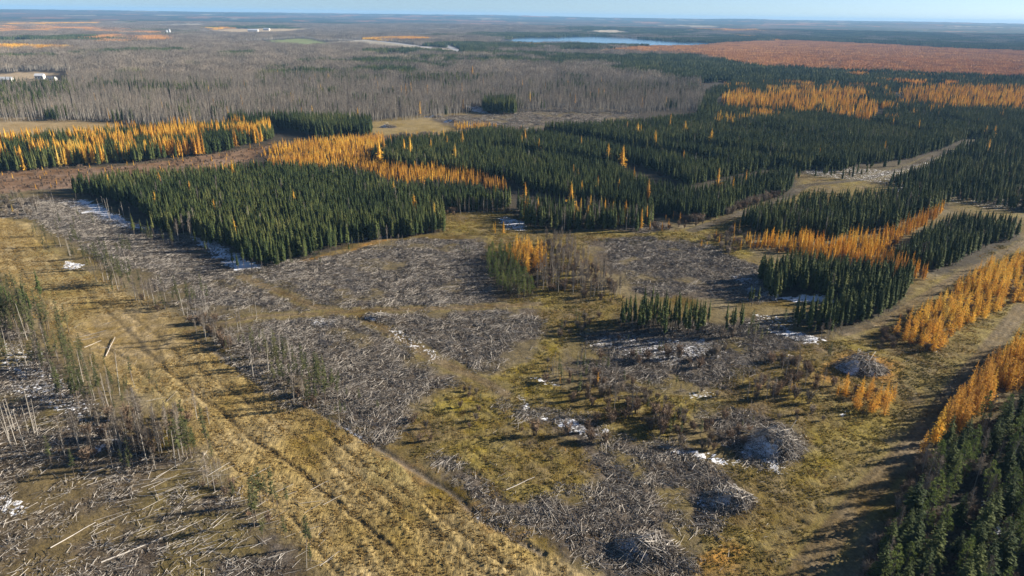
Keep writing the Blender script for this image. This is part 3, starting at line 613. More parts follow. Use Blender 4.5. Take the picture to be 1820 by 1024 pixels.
stand([(1420, 575), (1440, 592), (1500, 594), (1545, 572), (1600, 547), (1615, 527), (1540, 545), (1480, 552)], 2.6, [('spruce', .95, 9, 13, 'dark spruce in the block left of the yellow larch plantation')], 'spruces beside the larch plantation')
stand([(1320, 402), (1385, 427), (1480, 427), (1570, 414), (1580, 400), (1640, 387), (1690, 367), (1680, 362), (1560, 362), (1450, 372), (1400, 380)], 2.7,
      [('spruce', .90, 10, 14, 'dark spruce in the block below the forked track'), ('aspen', .06, 10, 14, 'thin bare aspen in the block below the forked track')], 'spruces below the forked track')
stand([(1575, 468), (1620, 482), (1690, 489), (1760, 454), (1814, 428), (1814, 412), (1760, 406), (1700, 408), (1640, 430)], 2.7,
      [('spruce', .92, 9.5, 13, 'dark spruce in the block at the right edge above the larch plantation'), ('aspen', .06, 8, 12, 'thin bare aspen in the block at the right edge')], 'spruces of the right edge block')
stand([(1088, 572), (1110, 588), (1150, 597), (1172, 614), (1190, 592), (1240, 600), (1252, 575), (1180, 562), (1110, 560)], 2.2,
      [('spindly', .86, 10, 14, 'spindly spruce in the clump standing in the middle of the clearcut'), ('snag', .08, 7, 12, 'bare pole among the spruces in the middle of the clearcut')], 'clump in the clearcut')
stand([(1260, 586), (1290, 602), (1330, 602), (1332, 586), (1265, 580)], 2.3, [('spindly', .9, 9, 13, 'spindly spruce in the small clump right of the clearcut clump')], 'small right clump in the clearcut')
stand([(860, 490), (872, 520), (890, 530), (940, 538), (950, 520), (930, 485), (880, 455), (855, 450)], 2.2, [('pine', .42, 5, 9.5, 'bright green young pine in the central thicket'), ('scrub', .5, 5, 9, 'thin green scrub spruce in the central thicket')], 'green thicket in the centre')
stand([(890, 478), (930, 490), (968, 482), (972, 455), (915, 440), (880, 450)], 2.6, [('larch_near', .6, 7, 11, 'yellow larch in the thicket at the centre of the view'), ('scrub', .25, 6, 9, 'thin scrub spruce among the yellow larches in the centre')], 'yellow larches in the central thicket')
stand([(950, 520), (1000, 520), (1060, 535), (1112, 528), (1080, 500), (1045, 470), (1010, 435), (960, 430), (955, 480)], 2.5, [('aspen_near', .40, 6, 11, 'bare brown aspen in the belt right of the central larches'), ('shrub', .33, 2.5, 4.5, 'rusty leafless shrub in the belt right of the central larches')], 'bare belt in the centre')
# --- larch bands
stand([(480, 272), (540, 258), (640, 248), (690, 242), (695, 262), (650, 270), (600, 276), (480, 280)], 2.5, [('young_larch', .88, 3.5, 8.5, 'young orange larch in the upper arm of the orange band')], 'young larches of the upper orange band')
stand([(480, 292), (600, 274), (645, 276), (704, 292), (780, 306), (850, 321), (905, 336), (905, 346), (850, 340), (780, 330), (704, 318), (620, 306), (560, 301), (500, 301)], 2.5, [('young_larch', .88, 3.5, 8.5, 'young orange larch in the diagonal orange band between the spruce stands')], 'young larches of the diagonal orange band')
stand([(1325, 430), (1340, 446), (1420, 456), (1500, 474), (1560, 486), (1620, 503), (1655, 500), (1600, 475), (1550, 455), (1580, 435), (1650, 400), (1680, 378), (1650, 385), (1560, 424), (1480, 438)], 2.4, [('young_larch', .85, 6, 10, 'young orange larch in the band between the right-hand spruce blocks'), ('shrub', .15, 2, 4, 'rusty shrub in the larch band between the right-hand spruce blocks')], 'young larches between the right blocks')
stand([(1578, 598), (1600, 615), (1680, 637), (1715, 605), (1820, 530), (1900, 480), (1900, 420), (1820, 455), (1760, 495), (1680, 545), (1640, 565)], 2.5, [('larch_near', .74, 5, 9.5, 'yellow larch in the plantation between the two tracks'), ('shrub', .22, 2, 4, 'rusty shrub in the larch plantation between the two tracks')], 'larch plantation between the tracks', thin=.12)
stand([(1626, 808), (1658, 822), (1745, 736), (1825, 658), (1900, 590), (1900, 556), (1820, 608), (1756, 668), (1694, 732)], 1.9, [('larch_near', .9, 8, 12, 'yellow larch in the row along the right side of the dirt track'), ('shrub', .12, 2, 4, 'rusty shrub in the larch row along the dirt track')], 'larch row along the dirt track')
stand([(1482, 700), (1500, 722), (1560, 748), (1600, 738), (1590, 708), (1520, 690)], 3.0, [('larch_near', .75, 4.5, 8, 'small yellow larch in the cluster below the far slash pile'), ('shrub', .2, 2, 3, 'brown shrub by the small larches below the far slash pile')], 'small larches below the slash pile')
# --- right-hand wood, partly outside the frame
stand([(1540, 1100), (1580, 1000), (1620, 930), (1650, 870), (1680, 815), (1760, 745), (1830, 690), (1990, 590), (2250, 800), (2300, 1150)], 3.3,
      [('pine', .16, 8, 13, 'rounded green pine in the wood right of the dirt track'), ('spruce_near', .30, 8, 15, 'dark spruce in the wood right of the dirt track'), ('aspen_near', .26, 8, 12, 'bare grey aspen in the wood right of the dirt track'), ('shrub', .18, 2, 5, 'brown shrub in the wood right of the dirt track')], 'wood right of the dirt track', thin=.05)
stand([(1640, 1090), (1680, 960), (1800, 960), (1850, 1090)], 6.0, [('pine', .9, 9, 14, 'tall yellow-green pine in the group at the bottom right corner')], 'pines at the bottom right')
stand([(1520, 1060), (1560, 970), (1610, 880), (1655, 825), (1700, 800), (1690, 870), (1640, 940), (1600, 1000), (1560, 1100)], 2.3,
      [('shrub', .45, 2, 4, 'dark leafless shrub between the dirt track and the wood'), ('grey_shrub', .2, 3, 5, 'grey leafless bush between the dirt track and the wood'), ('spruce_near', .14, 4, 9, 'small spruce between the dirt track and the wood'), ('pine', .05, 4, 6, 'small pine between the dirt track and the wood')], 'verge of the wood')
# --- mid-ground shrubs and scrub
stand([(1180, 390), (1260, 398), (1340, 375), (1410, 352), (1430, 336), (1410, 345), (1330, 366), (1260, 390)], 2.2, [('shrub', .4, 3, 5.5, 'rusty brush along the edge of the wide dark stand'), ('grey_shrub', .4, 3, 6, 'grey brush along the edge of the wide dark stand')], 'brush along the stand edge')
stand([(1150, 398), (1200, 388), (1240, 400), (1200, 415), (1150, 412)], 3.5, [('young_larch', .3, 4, 7, 'small orange larch beside the yard at the end of the mixed belt'), ('shrub', .3, 2, 4, 'brown shrub beside the yard at the end of the mixed belt')], 'brush by the mixed belt')
stand([(1230, 425), (1330, 400), (1345, 445), (1300, 455)], 3.6, [('shrub', .3, 2, 4, 'brown shrub in the open ground left of the right-hand blocks'), ('grey_shrub', .25, 3, 5, 'grey bush in the open ground left of the right-hand blocks'), ('young_larch', .12, 4, 8, 'lone small orange larch left of the right-hand blocks')], 'brush left of the right blocks')
stand([(1310, 660), (1380, 640), (1430, 650), (1480, 690), (1400, 710), (1330, 700)], 2.6, [('shrub', .38, 2.5, 4.5, 'rusty bush in the thicket left of the far slash pile'), ('aspen_near', .10, 6, 8, 'thin bare aspen in the thicket left of the far slash pile'), ('young_larch', .02, 3, 4, 'small orange larch in the thicket left of the far slash pile')], 'rusty thicket')
stand([(980, 650), (1040, 640), (1100, 690), (1140, 745), (1060, 752), (1000, 700)], 3.0, [('scrub', .14, 5, 10, 'thin scrub spruce above the long snow patch'), ('aspen_near', .12, 8, 11, 'thin bare aspen above the long snow patch'), ('shrub', .34, 2, 3.5, 'rusty bush above the long snow patch'), ('young_larch', .02, 3, 4, 'small orange larch above the long snow patch')], 'brush above the long snow patch')
stand([(1140, 745), (1100, 690), (1230, 730), (1300, 790), (1290, 815), (1200, 790)], 3.0, [('shrub', .35, 2, 3.5, 'rusty bush left of the large slash pile'), ('grey_shrub', .25, 2.5, 4, 'grey bush left of the large slash pile'), ('scrub', .06, 4, 7, 'small scrub spruce left of the large slash pile')], 'brush left of the large slash pile')
stand([(720, 775), (780, 700), (870, 690), (860, 740), (780, 790)], 3.4, [('shrub', .28, 1.5, 3, 'rusty bush at the top of the mossy hollow'), ('scrub', .06, 2, 4, 'small scrub spruce in the mossy hollow'), ('grey_shrub', .1, 2, 3, 'grey bush in the mossy hollow')], 'brush of the mossy hollow')
stand([(860, 740), (940, 740), (1030, 800), (1010, 830), (900, 810)], 3.8, [('shrub', .32, .9, 1.8, 'low rusty bush in the mossy hollow'), ('young_larch', .04, 1.2, 2.5, 'tiny orange larch in the mossy hollow')], 'low growth in the mossy hollow')
stand([(1000, 600), (1090, 560), (1010, 560), (960, 620)], 3.4, [('grey_shrub', .25, 2, 4, 'grey bush left of the clearcut clump'), ('shrub', .25, 2, 3.5, 'rusty bush left of the clearcut clump'), ('scrub', .08, 4, 7, 'small scrub spruce left of the clearcut clump')], 'brush left of the clump')
stand([(1560, 590), (1600, 560), (1640, 565), (1590, 615), (1540, 640)], 3.2, [('grey_shrub', .3, 2, 4, 'grey bush at the corner of the larch plantation'), ('shrub', .3, 2, 4, 'rusty bush at the corner of the larch plantation')], 'brush at the plantation corner')
stand([(340, 600), (330, 575), (400, 570), (420, 620)], 2.2, [('shrub', .5, 2.5, 4.5, 'reddish bare sapling beside the grass corridor'), ('aspen_near', .12, 5, 7, 'thin bare sapling beside the grass corridor')], 'reddish saplings by the corridor')
stand([(770, 372), (870, 374), (905, 380), (880, 384), (770, 384)], 2.6, [('aspen', .4, 7, 10, 'bare aspen along the top of the small clearing'), ('shrub', .3, 2, 4, 'brown shrub along the top of the small clearing')], 'bare trees at the small clearing')
stand(SHRUBSTRIP, 3.2, [('shrub', .34, 1.2, 2.6, 'reddish low shrub in the bog strip'), ('young_larch', .04, 2.5, 6, 'small orange larch in the reddish bog strip')], 'low growth of the bog strip')
stand([(360, 300), (400, 292), (430, 300), (400, 312)], 3.5, [('young_larch', .6, 4, 7, 'small orange larch where the bog strip meets the left stand')], 'larches at the bog strip end')
stand([(-100, 340), (0, 345), (110, 345), (60, 385), (0, 380), (-100, 370)], 4.2, [('grey_shrub', .4, 3, 5, 'grey brush at the left end of the clearcut'), ('scrub', .12, 5, 8, 'scrub spruce at the left end of the clearcut'), ('young_larch', .06, 4, 6, 'small orange larch at the left end of the clearcut')], 'brush at the left end')
# sparse black spruce on snowy ground, upper right
stand([(1560, 330), (1600, 350), (1700, 358), (1820, 378), (1950, 380), (1950, 240), (1820, 245), (1730, 262), (1640, 300)], 3.2, [('spruce', .72, 8, 13, 'dark spruce on the patchy snow at the right edge'), ('grey_shrub', .12, 2, 4, 'grey bush on the patchy snow at the right edge')], 'sparse spruces on patchy snow', thin=.15)
stand([(1400, 312), (1420, 325), (1540, 318), (1600, 295), (1500, 300)], 5, [('spruce', .5, 6, 11, 'dark spruce beside the forked track')], 'spruces beside the forked track', thin=.2)
OP = [[(1275, 196), (1440, 204), (1470, 186), (1400, 176), (1290, 168), (1270, 180)], [(1470, 216), (1560, 222), (1575, 196), (1500, 180), (1460, 180)], [(1600, 186), (1700, 198), (1950, 204), (1950, 166), (1640, 162), (1580, 166)], [(1258, 228), (1325, 232), (1320, 221), (1265, 218)], [(1440, 182), (1540, 180), (1540, 168), (1440, 166)]]
for q in OP: stand(q, 4.3, [('larch', .62, 9, 17, 'orange larch in the patches beyond the wide dark stand'), ('spruce', .28, 9, 14, 'dark spruce among the orange patches beyond the wide stand')], 'larches beyond the wide stand', thin=.25)
stand([(1230, 215), (1300, 224), (1440, 214), (1540, 224), (1640, 214), (1820, 207), (1950, 215), (1950, 150), (1820, 165), (1640, 160), (1440, 150), (1290, 145), (1240, 175)], 4.3,
      [('larch', .14, 9, 13, 'orange larch in the patches beyond the wide dark stand', 30), ('spruce', .93, 9, 13, 'dark spruce beyond the wide dark stand')], 'spruce and larch beyond the wide stand', excl=[poly(q) for q in OP])
# --- grey aspen woods
stand([(-150, 214), (0, 213), (180, 220), (250, 228), (430, 224), (640, 220), (800, 208), (830, 195), (920, 198), (1110, 200), (1180, 198), (1240, 200), (1250, 178), (1240, 150), (800, 140), (400, 140), (-150, 142)], 4.2,
      [('spruce', .055, 12, 16, 'dark spruce standing in the grey aspen wood', 26), ('aspen', .86, 12, 20, 'bare grey aspen at the near edge of the pale wood'), ('larch', .004, 12, 16, 'orange larch in the pale aspen wood')], 'aspens of the pale wood')
for q, hh in (([(140, 168), (230, 171), (400, 173), (415, 164), (300, 160), (150, 156)], 17), ([(-30, 205), (60, 208), (125, 180), (115, 155), (60, 148), (-30, 165)], 19), ([(715, 158), (850, 158), (850, 146), (730, 144)], 19), ([(950, 165), (1230, 172), (1230, 158), (1000, 152)], 15), ([(560, 150), (640, 156), (650, 149), (580, 145)], 16)):
    stand(q, 4.8, [('spruce', .8, hh*.75, hh*1.15, 'tall dark spruce in a loose group within the grey aspen wood')], 'spruce groups in the aspen wood', thin=.42)
stand([(842, 196), (850, 203), (900, 205), (918, 198), (905, 190), (860, 188)], 3.0, [('spruce', .95, 14, 19, 'spruce in the square clump beside the far clearing')], 'clump beside the far clearing')
stand([(700, 242), (930, 232), (920, 240), (870, 243), (700, 258)], 3.6, [('grey_shrub', .5, 3, 6, 'grey brush in front of the far clearing'), ('young_larch', .15, 5, 8, 'small orange larch in front of the far clearing')], 'brush before the far clearing')
stand([(790, 224), (860, 226), (880, 232), (800, 232)], 2.6, [('young_larch', .7, 5, 8, 'young orange larch in the short row before the far clearing')], 'larch row before the far clearing')
stand([(440, 238), (500, 236), (505, 250), (470, 256)], 3.2, [('spruce', .8, 10, 14, 'spruce at the end of the larch and spruce row')], 'row end spruces')

# --- scrub clusters along the corridor: (x, y, how many, spread m, kinds, height)
CL = [(150, 356, 4, 8, 'spindly', 9), (205, 392, 5, 7, 'snag', 9), (260, 418, 5, 7, 'spindly', 10), (330, 425, 4, 7, 'aspen_near', 9), (385, 445, 5, 6, 'spindly', 9), (440, 478, 5, 6, 'spindly', 10), (530, 470, 4, 7, 'scrub', 8), (600, 448, 5, 7, 'spindly', 8), (690, 432, 5, 7, 'aspen_near', 8), (1340, 540, 4, 5, 'spindly', 8), (1410, 580, 4, 5, 'scrub', 8), (1480, 600, 4, 5, 'aspen_near', 8), (150, 460, 5, 5, 'scrub', 8), (195, 495, 6, 5, 'snag', 8), (240, 520, 5, 6, 'scrub', 6), (352, 560, 4, 5, 'snag', 7), (410, 600, 4, 5, 'aspen_near', 6), (490, 640, 5, 6, 'snag', 8), (555, 690, 6, 5, 'scrub', 7), (600, 710, 4, 5, 'scrub', 5), (455, 560, 3, 6, 'snag', 6), (130, 400, 5, 8, 'scrub', 6), (60, 380, 5, 8, 'snag', 7), (300, 440, 3, 5, 'scrub', 8), (160, 380, 3, 6, 'snag', 8), (5, 620, 5, 8, 'snag', 9), (75, 640, 6, 6, 'aspen_near', 9), (130, 705, 6, 6, 'scrub', 9), (205, 730, 4, 6, 'aspen_near', 6), (262, 700, 4, 6, 'scrub', 5), (300, 770, 4, 7, 'aspen_near', 7), (110, 440, 7, 5, 'scrub', 8), (85, 420, 4, 5, 'scrub', 6), (182, 478, 8, 4, 'scrub', 9), (208, 508, 9, 4, 'scrub', 10), (222, 455, 4, 4, 'scrub', 7), (268, 535, 6, 4, 'aspen_near', 8), (312, 545, 3, 3, 'scrub', 8), (344, 538, 7, 4, 'scrub', 8), (275, 430, 4, 4, 'scrub', 6),
      (474, 632, 5, 3, 'scrub', 8), (510, 650, 8, 4, 'scrub', 8), (540, 665, 6, 4, 'scrub', 6), (573, 700, 7, 4, 'scrub', 8), (445, 612, 4, 4, 'scrub', 5),
      (8, 575, 22, 9, 'scrub', 12), (35, 585, 14, 7, 'scrub', 11), (62, 600, 12, 6, 'scrub', 10), (20, 560, 10, 8, 'spindly', 11), (95, 645, 12, 6, 'scrub', 9), (112, 665, 6, 5, 'scrub', 8), (145, 690, 5, 5, 'scrub', 8), (185, 705, 12, 6, 'scrub', 7), (170, 660, 7, 6, 'scrub', 5),
      (200, 780, 5, 7, 'aspen_near', 8), (240, 790, 10, 9, 'aspen_near', 8.5), (280, 795, 9, 7, 'aspen_near', 8.5), (310, 790, 7, 6, 'aspen_near', 8), (250, 775, 14, 9, 'shrub', 4), (345, 805, 6, 4, 'scrub', 9), (330, 790, 5, 5, 'scrub', 7), (226, 832, 3, 2, 'scrub', 7),
      (45, 775, 5, 6, 'snag', 9), (60, 770, 3, 4, 'snag', 8), (112, 840, 2, 4, 'scrub', 7), (468, 898, 3, 2, 'scrub', 7), (490, 905, 3, 2, 'scrub', 7), (545, 985, 3, 4, 'scrub', 6), (190, 715, 5, 7, 'snag', 9),
      (1067, 660, 3, 2, 'scrub', 9), (990, 670, 5, 4, 'snag', 8), (826, 455, 2, 2, 'scrub', 6), (637, 436, 2, 2, 'scrub', 7), (1330, 580, 3, 4, 'scrub', 7), (1350, 600, 6, 5, 'scrub', 7), (1350, 700, 5, 4, 'aspen_near', 8), (1270, 775, 3, 3, 'aspen_near', 6),
      (1590, 585, 4, 5, 'shrub', 3), (1225, 440, 3, 6, 'young_larch', 4), (1405, 690, 2, 2, 'young_larch', 4), (1486, 700, 1, 1, 'young_larch', 5), (896, 415, 3, 3, 'young_larch', 7), (880, 410, 2, 3, 'young_larch', 4), (780, 310, 2, 5, 'larch', 13)]
KW = {'scrub': ('thin scraggly spruce', 'spruce clump'), 'aspen_near': ('slender bare aspen', 'bare aspens'), 'snag': ('dead standing pole', 'dead poles'), 'shrub': ('rusty leafless bush', 'bushes'), 'spindly': ('spindly spruce', 'spruces'), 'young_larch': ('small orange larch', 'larches'), 'larch': ('orange larch', 'larches')}
def where(px, py):
    if px < 200 and py < 520: return 'on the far side of the grass corridor near its upper left end'
    if px < 470 and py < 615: return 'between the clearcut slash and the grass corridor'
    if px < 600 and 600 < py < 720 and px > 430: return 'on the slash edge above the middle of the grass corridor'
    if px < 130 and py < 620: return 'at the left edge of the view below the grass corridor'
    if px < 200 and py < 735: return 'on the near side of the corridor by the worn turning place'
    if px < 130: return 'standing in the slash at the lower left'
    if px < 360: return 'in the leafless clump beside the lower left slash'
    if px < 600: return 'at the near edge of the corridor, bottom left of centre'
    if px < 700: return 'in front of the big left spruce stand'
    if px < 1000 and py < 500: return 'in or near the small clearing behind the slash'
    if px < 1100: return 'in the mid clearcut left of the spruce clump'
    return 'in the rough ground on the right of the clearcuts'
for k_ in range(46):                                   # single stems along both edges of the corridor
    t_ = rng.uniform(0, 1); e_ = [(60, 390), (130, 462), (230, 525), (330, 583), (420, 645), (500, 695), (620, 762)] if k_ % 2 else [(0, 500), (60, 560), (130, 630), (180, 690), (250, 770), (330, 830), (400, 900), (480, 970)]
    i_ = min(int(t_*(len(e_)-1)), len(e_)-2); f_ = t_*(len(e_)-1)-i_; CL.append((e_[i_][0]+(e_[i_+1][0]-e_[i_][0])*f_+rng.uniform(-8, 14), e_[i_][1]+(e_[i_+1][1]-e_[i_][1])*f_-rng.uniform(0, 8), 1+k_ % 3, 3, ('scrub', 'aspen_near', 'scrub', 'snag', 'shrub')[k_ % 5], rng.uniform(4, 9) if k_ % 5 != 4 else 3))
for k_ in range(60):                                   # stragglers over the rough ground
    CL.append((rng.uniform(960, 1480), rng.uniform(600, 790), 2, 4, ('scrub', 'shrub', 'shrub', 'grey_shrub', 'aspen_near')[k_ % 5], rng.uniform(2, 6)))
KW['grey_shrub'] = ('grey leafless bush', 'grey bushes')
for (px, py, nn, spd, kd, hh) in CL:
    cx, cy = P(px, py); w_, g_ = KW[kd]; wh = where(px, py); hh = hh*1.35 if kd in ('scrub', 'spindly', 'aspen_near', 'snag') and px < 620 and hh > 5 else hh; nn = max(1, int(nn*1.5)) if nn > 3 else nn; spd *= 1.35
    xx = cx+rng.normal(0, spd*.55, nn); yy = cy+rng.normal(0, spd*.5, nn)
    put(kd, xx, yy, hh*rng.uniform(.55, 1.2, nn), w_+' '+wh, g_+' '+wh)

# --- single larches standing out of the dark stands, each with its own label
LONE = [(470, 245, 17, 'lone orange larch in the dark spruce left of the upper orange band'), (631, 325, 18, 'orange larch just below the middle of the diagonal orange band'), (751, 338, 19, 'tall orange larch right of centre on the lower side of the diagonal band'), (737, 392, 16, 'orange larch near the right front corner of the big left stand'),
        (730, 285, 20, 'tall orange larch above the diagonal band, nearest the band'), (719, 280, 16, 'shorter orange larch left of the tall one above the diagonal band'), (809, 295, 18, 'orange larch with a ragged crown in the dark stand above the diagonal band'), (822, 266, 17, 'orange larch near the rear edge of the wide stand, right of the far slash piles'),
        (675, 294, 22, 'tallest orange larch where the two arms of the orange band meet'), (683, 280, 20, 'orange larch behind the tallest one where the orange bands meet'), (933, 262, 17, 'small orange larch alone left in the wide stand near the far clearing'), (1132, 248, 17, 'orange larch in the rear middle of the wide stand, left one of a pair'), (1163, 264, 17, 'orange larch in the rear middle of the wide stand, right one of a pair'),
        (1262, 263, 18, 'slim orange larch in the right rear of the wide stand'), (1216, 244, 17, 'slim yellowish larch rear right of the pair in the wide stand'), (1106, 298, 18, 'bushy deep orange larch in the middle of the wide stand'), (1080, 291, 17, 'dull orange larch left of the bushy one in the wide stand'), (1150, 366, 17, 'bright orange larch near the front edge of the wide stand'),
        (1273, 348, 19, 'tall orange larch near the right front of the wide stand'), (1014, 375, 18, 'tallest orange larch in the mixed belt of bare aspens'), (933, 372, 17, 'orange larch at the left end of the mixed belt'), (416, 326, 17, 'bright round orange larch in the upper part of the big left stand'), (288, 346, 15, 'yellow larch in the upper left part of the big left stand'),
        (1753, 276, 15, 'lone orange larch in the sparse spruces at the far right'), (840, 142, 26, 'rust coloured larch standing out in the grey aspen wood'), (1110, 402, 15, 'orange larch at the front of the mixed belt')]
def tree_thing(kind, name, x, y, h, label, group, cat, rz=None):
    v = random.randrange(len(PROTO[kind])); tm, cm, _, h0 = PROTO[kind][v]
    r = bpy.data.objects.new(name, None); C.objects.link(r); r.empty_display_size = .5
    s = h/h0; w = s**.85*U(.9, 1.15)
    r.location = (x, y, float(gz(x, y))); r.rotation_euler = (0, 0, U(0, 6.28) if rz is None else rz); r.scale = (w, w, s)
    tag(r, label, cat, group)
    for nm, me in (('trunk', tm), ('crown', cm)):
        o = bpy.data.objects.new(nm, me); C.objects.link(o); o.parent = r
    return r
for px, py, h, lab in LONE:
    x, y = P(px, py); o = tree_thing('larch', 'larch_tree', x, y, h, lab, 'single larches in the dark stands', 'larch'); o.scale[0] *= 1.4; o.scale[1] *= 1.4
NAME = {'spruce': ('spruce_tree', 'spruce', 'spruce_forest', 'dense dark green spruce forest of the mid distance'), 'spruce_near': ('spruce_tree', 'spruce', 'spruce_wood', 'more spruces in the wood on the right'), 'spindly': ('spruce_tree', 'spruce', 'spindly_spruces', 'more spindly spruces'),
        'larch': ('larch_tree', 'larch', 'larch_forest', 'orange larches of the more distant woods'), 'larch_near': ('larch_tree', 'larch', 'larch_plantation', 'more yellow larches of the plantation on the right'), 'young_larch': ('young_larch_tree', 'larch', 'young_larches', 'bands of young orange larch between the dark stands'),
        'aspen': ('aspen_tree', 'aspen', 'aspen_forest', 'pale grey leafless aspen forest behind the clearings'), 'aspen_near': ('aspen_tree', 'aspen', 'aspen_thicket', 'more slender leafless aspens'), 'pine': ('pine_tree', 'pine', 'pine_wood', 'more green pines on the right'), 'scrub': ('scrub_spruce_tree', 'spruce', 'scrub_spruces', 'more thin scrub spruces'),
        'shrub': ('rusty_bush', 'bush', 'rusty_brush', 'low rusty leafless brush across the open ground'), 'grey_shrub': ('grey_bush', 'bush', 'grey_brush', 'low grey leafless brush across the open ground'), 'snag': ('dead_tree', 'dead tree', 'dead_poles', 'more dead standing poles')}
KINDS = {'spruce': ['spruce', 'spruce_near', 'spindly', 'scrub'], 'larch': ['larch', 'larch_near', 'young_larch'], 'aspen': ['aspen', 'aspen_near'], 'pine': ['pine'], 'bush': ['shrub', 'grey_shrub'], 'snag': ['snag']}
for fam, kl in KINDS.items():
    rows = []
    for k in kl:
        if k in PLANTS:
            a = np.concatenate(PLANTS[k]); rows.append(np.concatenate([a, np.full((len(a), 1), kl.index(k))], 1))
    A = np.concatenate(rows); zz = gz(A[:, 0], A[:, 1])
    px, py, zc = proj(A[:, 0], A[:, 1], zz+A[:, 2]*.6)
    size = A[:, 2]/zc; vis = (px > -5) & (px < 1825) & (py < 1035); size = np.where(vis, size, 0)
    order = np.argsort(-size); nI = 300
    ind = order[:nI]; ind = ind[size[ind] > 0]; mask = np.zeros(len(A), bool); mask[ind] = True
    for i in ind:
        k = kl[int(A[i, 4])]; si = int(A[i, 3]); lab, grp = STANDS[si]
        mem = ind[A[ind, 3] == si]
        if len(mem) > 1:
            rx_ = (px[mem] < px[i]).mean(); ry_ = (py[mem] > py[i]).mean(); rh_ = (A[mem, 2] > A[i, 2]).mean()
            nb = 2 if len(mem) < 5 else 4 if len(mem) < 30 else 6
            bx_ = min(int(rx_*nb), nb-1); bn_ = {2: ('left', 'right'), 4: ('far left', 'left', 'right', 'far right'), 6: ('leftmost', 'far left', 'centre left', 'centre right', 'far right', 'rightmost')}[nb][bx_]
            lab = lab+', '+('tall' if rh_ < .34 else 'middling' if rh_ < .67 else 'short')+' one, '+bn_+(' front' if ry_ < .5 else ' back') if len(lab.split()) <= 12 else ('tall ' if rh_ < .34 else 'middling ' if rh_ < .67 else 'short ')+lab.replace('dark ', '').replace('slender ', '')+', '+bn_+(' front' if ry_ < .5 else ' back')
            if len(lab.split()) > 16: lab = lab.replace('the ', '')
            lab = ' '.join(lab.split()[:16])
        tree_thing(k, NAME[k][0], A[i, 0], A[i, 1], A[i, 2], lab, grp, NAME[k][1])
    rest = np.nonzero(~mask)[0]
    if not len(rest): continue
    protos = []; off = {}
    for k in kl: off[kl.index(k)] = (len(protos), len(PROTO[k]), PROTO[k][0][3]); protos += [p[2] for p in PROTO[k]]
    pk = np.zeros(len(rest), int); h0 = np.zeros(len(rest))
    for ki, (o0, nn, hh) in off.items():
        m = A[rest, 4] == ki; pk[m] = o0+rng.integers(0, nn, m.sum()); h0[m] = hh
    pk = len(protos)-1-pk if False else pk
    s = A[rest, 2]/h0; w = s**.85*rng.uniform(.88, 1.15, len(rest))
    nm = {'spruce': 'spruce_forest', 'larch': 'larch_forest', 'aspen': 'aspen_forest', 'pine': 'pine_wood', 'bush': 'brush', 'snag': 'dead_poles'}[fam]
    lb = {'spruce': 'dense dark green spruce forest filling the middle distance', 'larch': 'bands of orange larch between the dark spruce stands', 'aspen': 'pale grey leafless aspen forest behind the clearings', 'pine': 'more green pines of the wood on the right', 'bush': 'low leafless brush across the open ground', 'snag': 'more dead standing poles'}[fam]
    stuff(nm, protos, np.stack([A[rest, 0], A[rest, 1], zz[rest]-.05], 1), rng.uniform(0, 6.28, len(rest)), np.stack([w, w, s], 1), pk, lb)
    print('KIND', fam, len(A), 'individual', len(ind))

# ------------------------------------------------------------------ far woods: patches of simple trees
def patch(size, spc, kind):
    g = G(); c = G(); n = int(size/spc)
    for i in range(n):
        for j in range(n):
            x = (i+U(0, 1))*spc-size/2; y = (j+U(0, 1))*spc-size/2
            if kind == 'spruce':
                h = U(10, 16); r = U(1.5, 2.2)*(spc/4.5)
                i0 = len(c.V); k = 5
                for q in range(k): a = 6.283*q/k+x; c.v((x+math.cos(a)*r*U(.7, 1.2), y+math.sin(a)*r*U(.7, 1.2), h*U(.1, .25)))
                t = c.v((x, y, h)); 
                for q in range(k): c.F.append((i0+q, i0+(q+1) % k, t))
            elif kind in ('larch', 'bog'):
                h = U(7, 12); r = U(1.3, 1.9)*(spc/4.5); i0 = len(c.V); k = 4
                for q in range(k): a = 6.283*q/k+x; c.v((x+math.cos(a)*r*U(.6, 1.2), y+math.sin(a)*r*U(.6, 1.2), h*U(.05, .25)))
                t = c.v((x, y, h))
                for q in range(k): c.F.append((i0+q, i0+(q+1) % k, t))
            else:
                h = U(12, 18); g.sliver((x, y, 0), (x+U(-.5, .5), y+U(-.5, .5), h*.9), .22*spc/4.5, U(.4, .9))
                for q in range(9):
                    z = h*U(.45, .9); p = Vector((x+U(-1, 1)*1.2, y+U(-1, 1)*1.2, z)); c.sliver(p, p+Vector((U(-1, 1)*1.6, U(-1, 1)*1.6, U(1, 4))), .17*spc/4.5, U(0, 1))
    n0 = len(g.V)
    return mesh_obj('far_'+kind, g.V+c.V, g.F+[tuple(i+n0 for i in f) for f in c.F], [MT['bark_aspen'], MT[{'aspen': 'twig', 'bog': 'bogtree'}.get(kind, kind)]], midx=[0]*len(g.F)+[1]*len(c.F), col=g.c+c.c, link=False)
FP = {}
FP['bog'] = None
for kd in ('spruce', 'larch', 'aspen', 'bog'): FP[kd] = [[patch(34, 4.3, kd) for _ in range(3)], [patch(76, 7.6, kd) for _ in range(3)]]
NEARPG = poly([(-400, 145), (400, 142), (800, 142), (1240, 150), (1290, 146), (1440, 152), (1640, 162), (1820, 167), (2200, 160), (2200, 1200), (-400, 1200)])
GREYW = poly([(80, 98), (640, 96), (900, 103), (1060, 118), (1200, 150), (80, 152)])
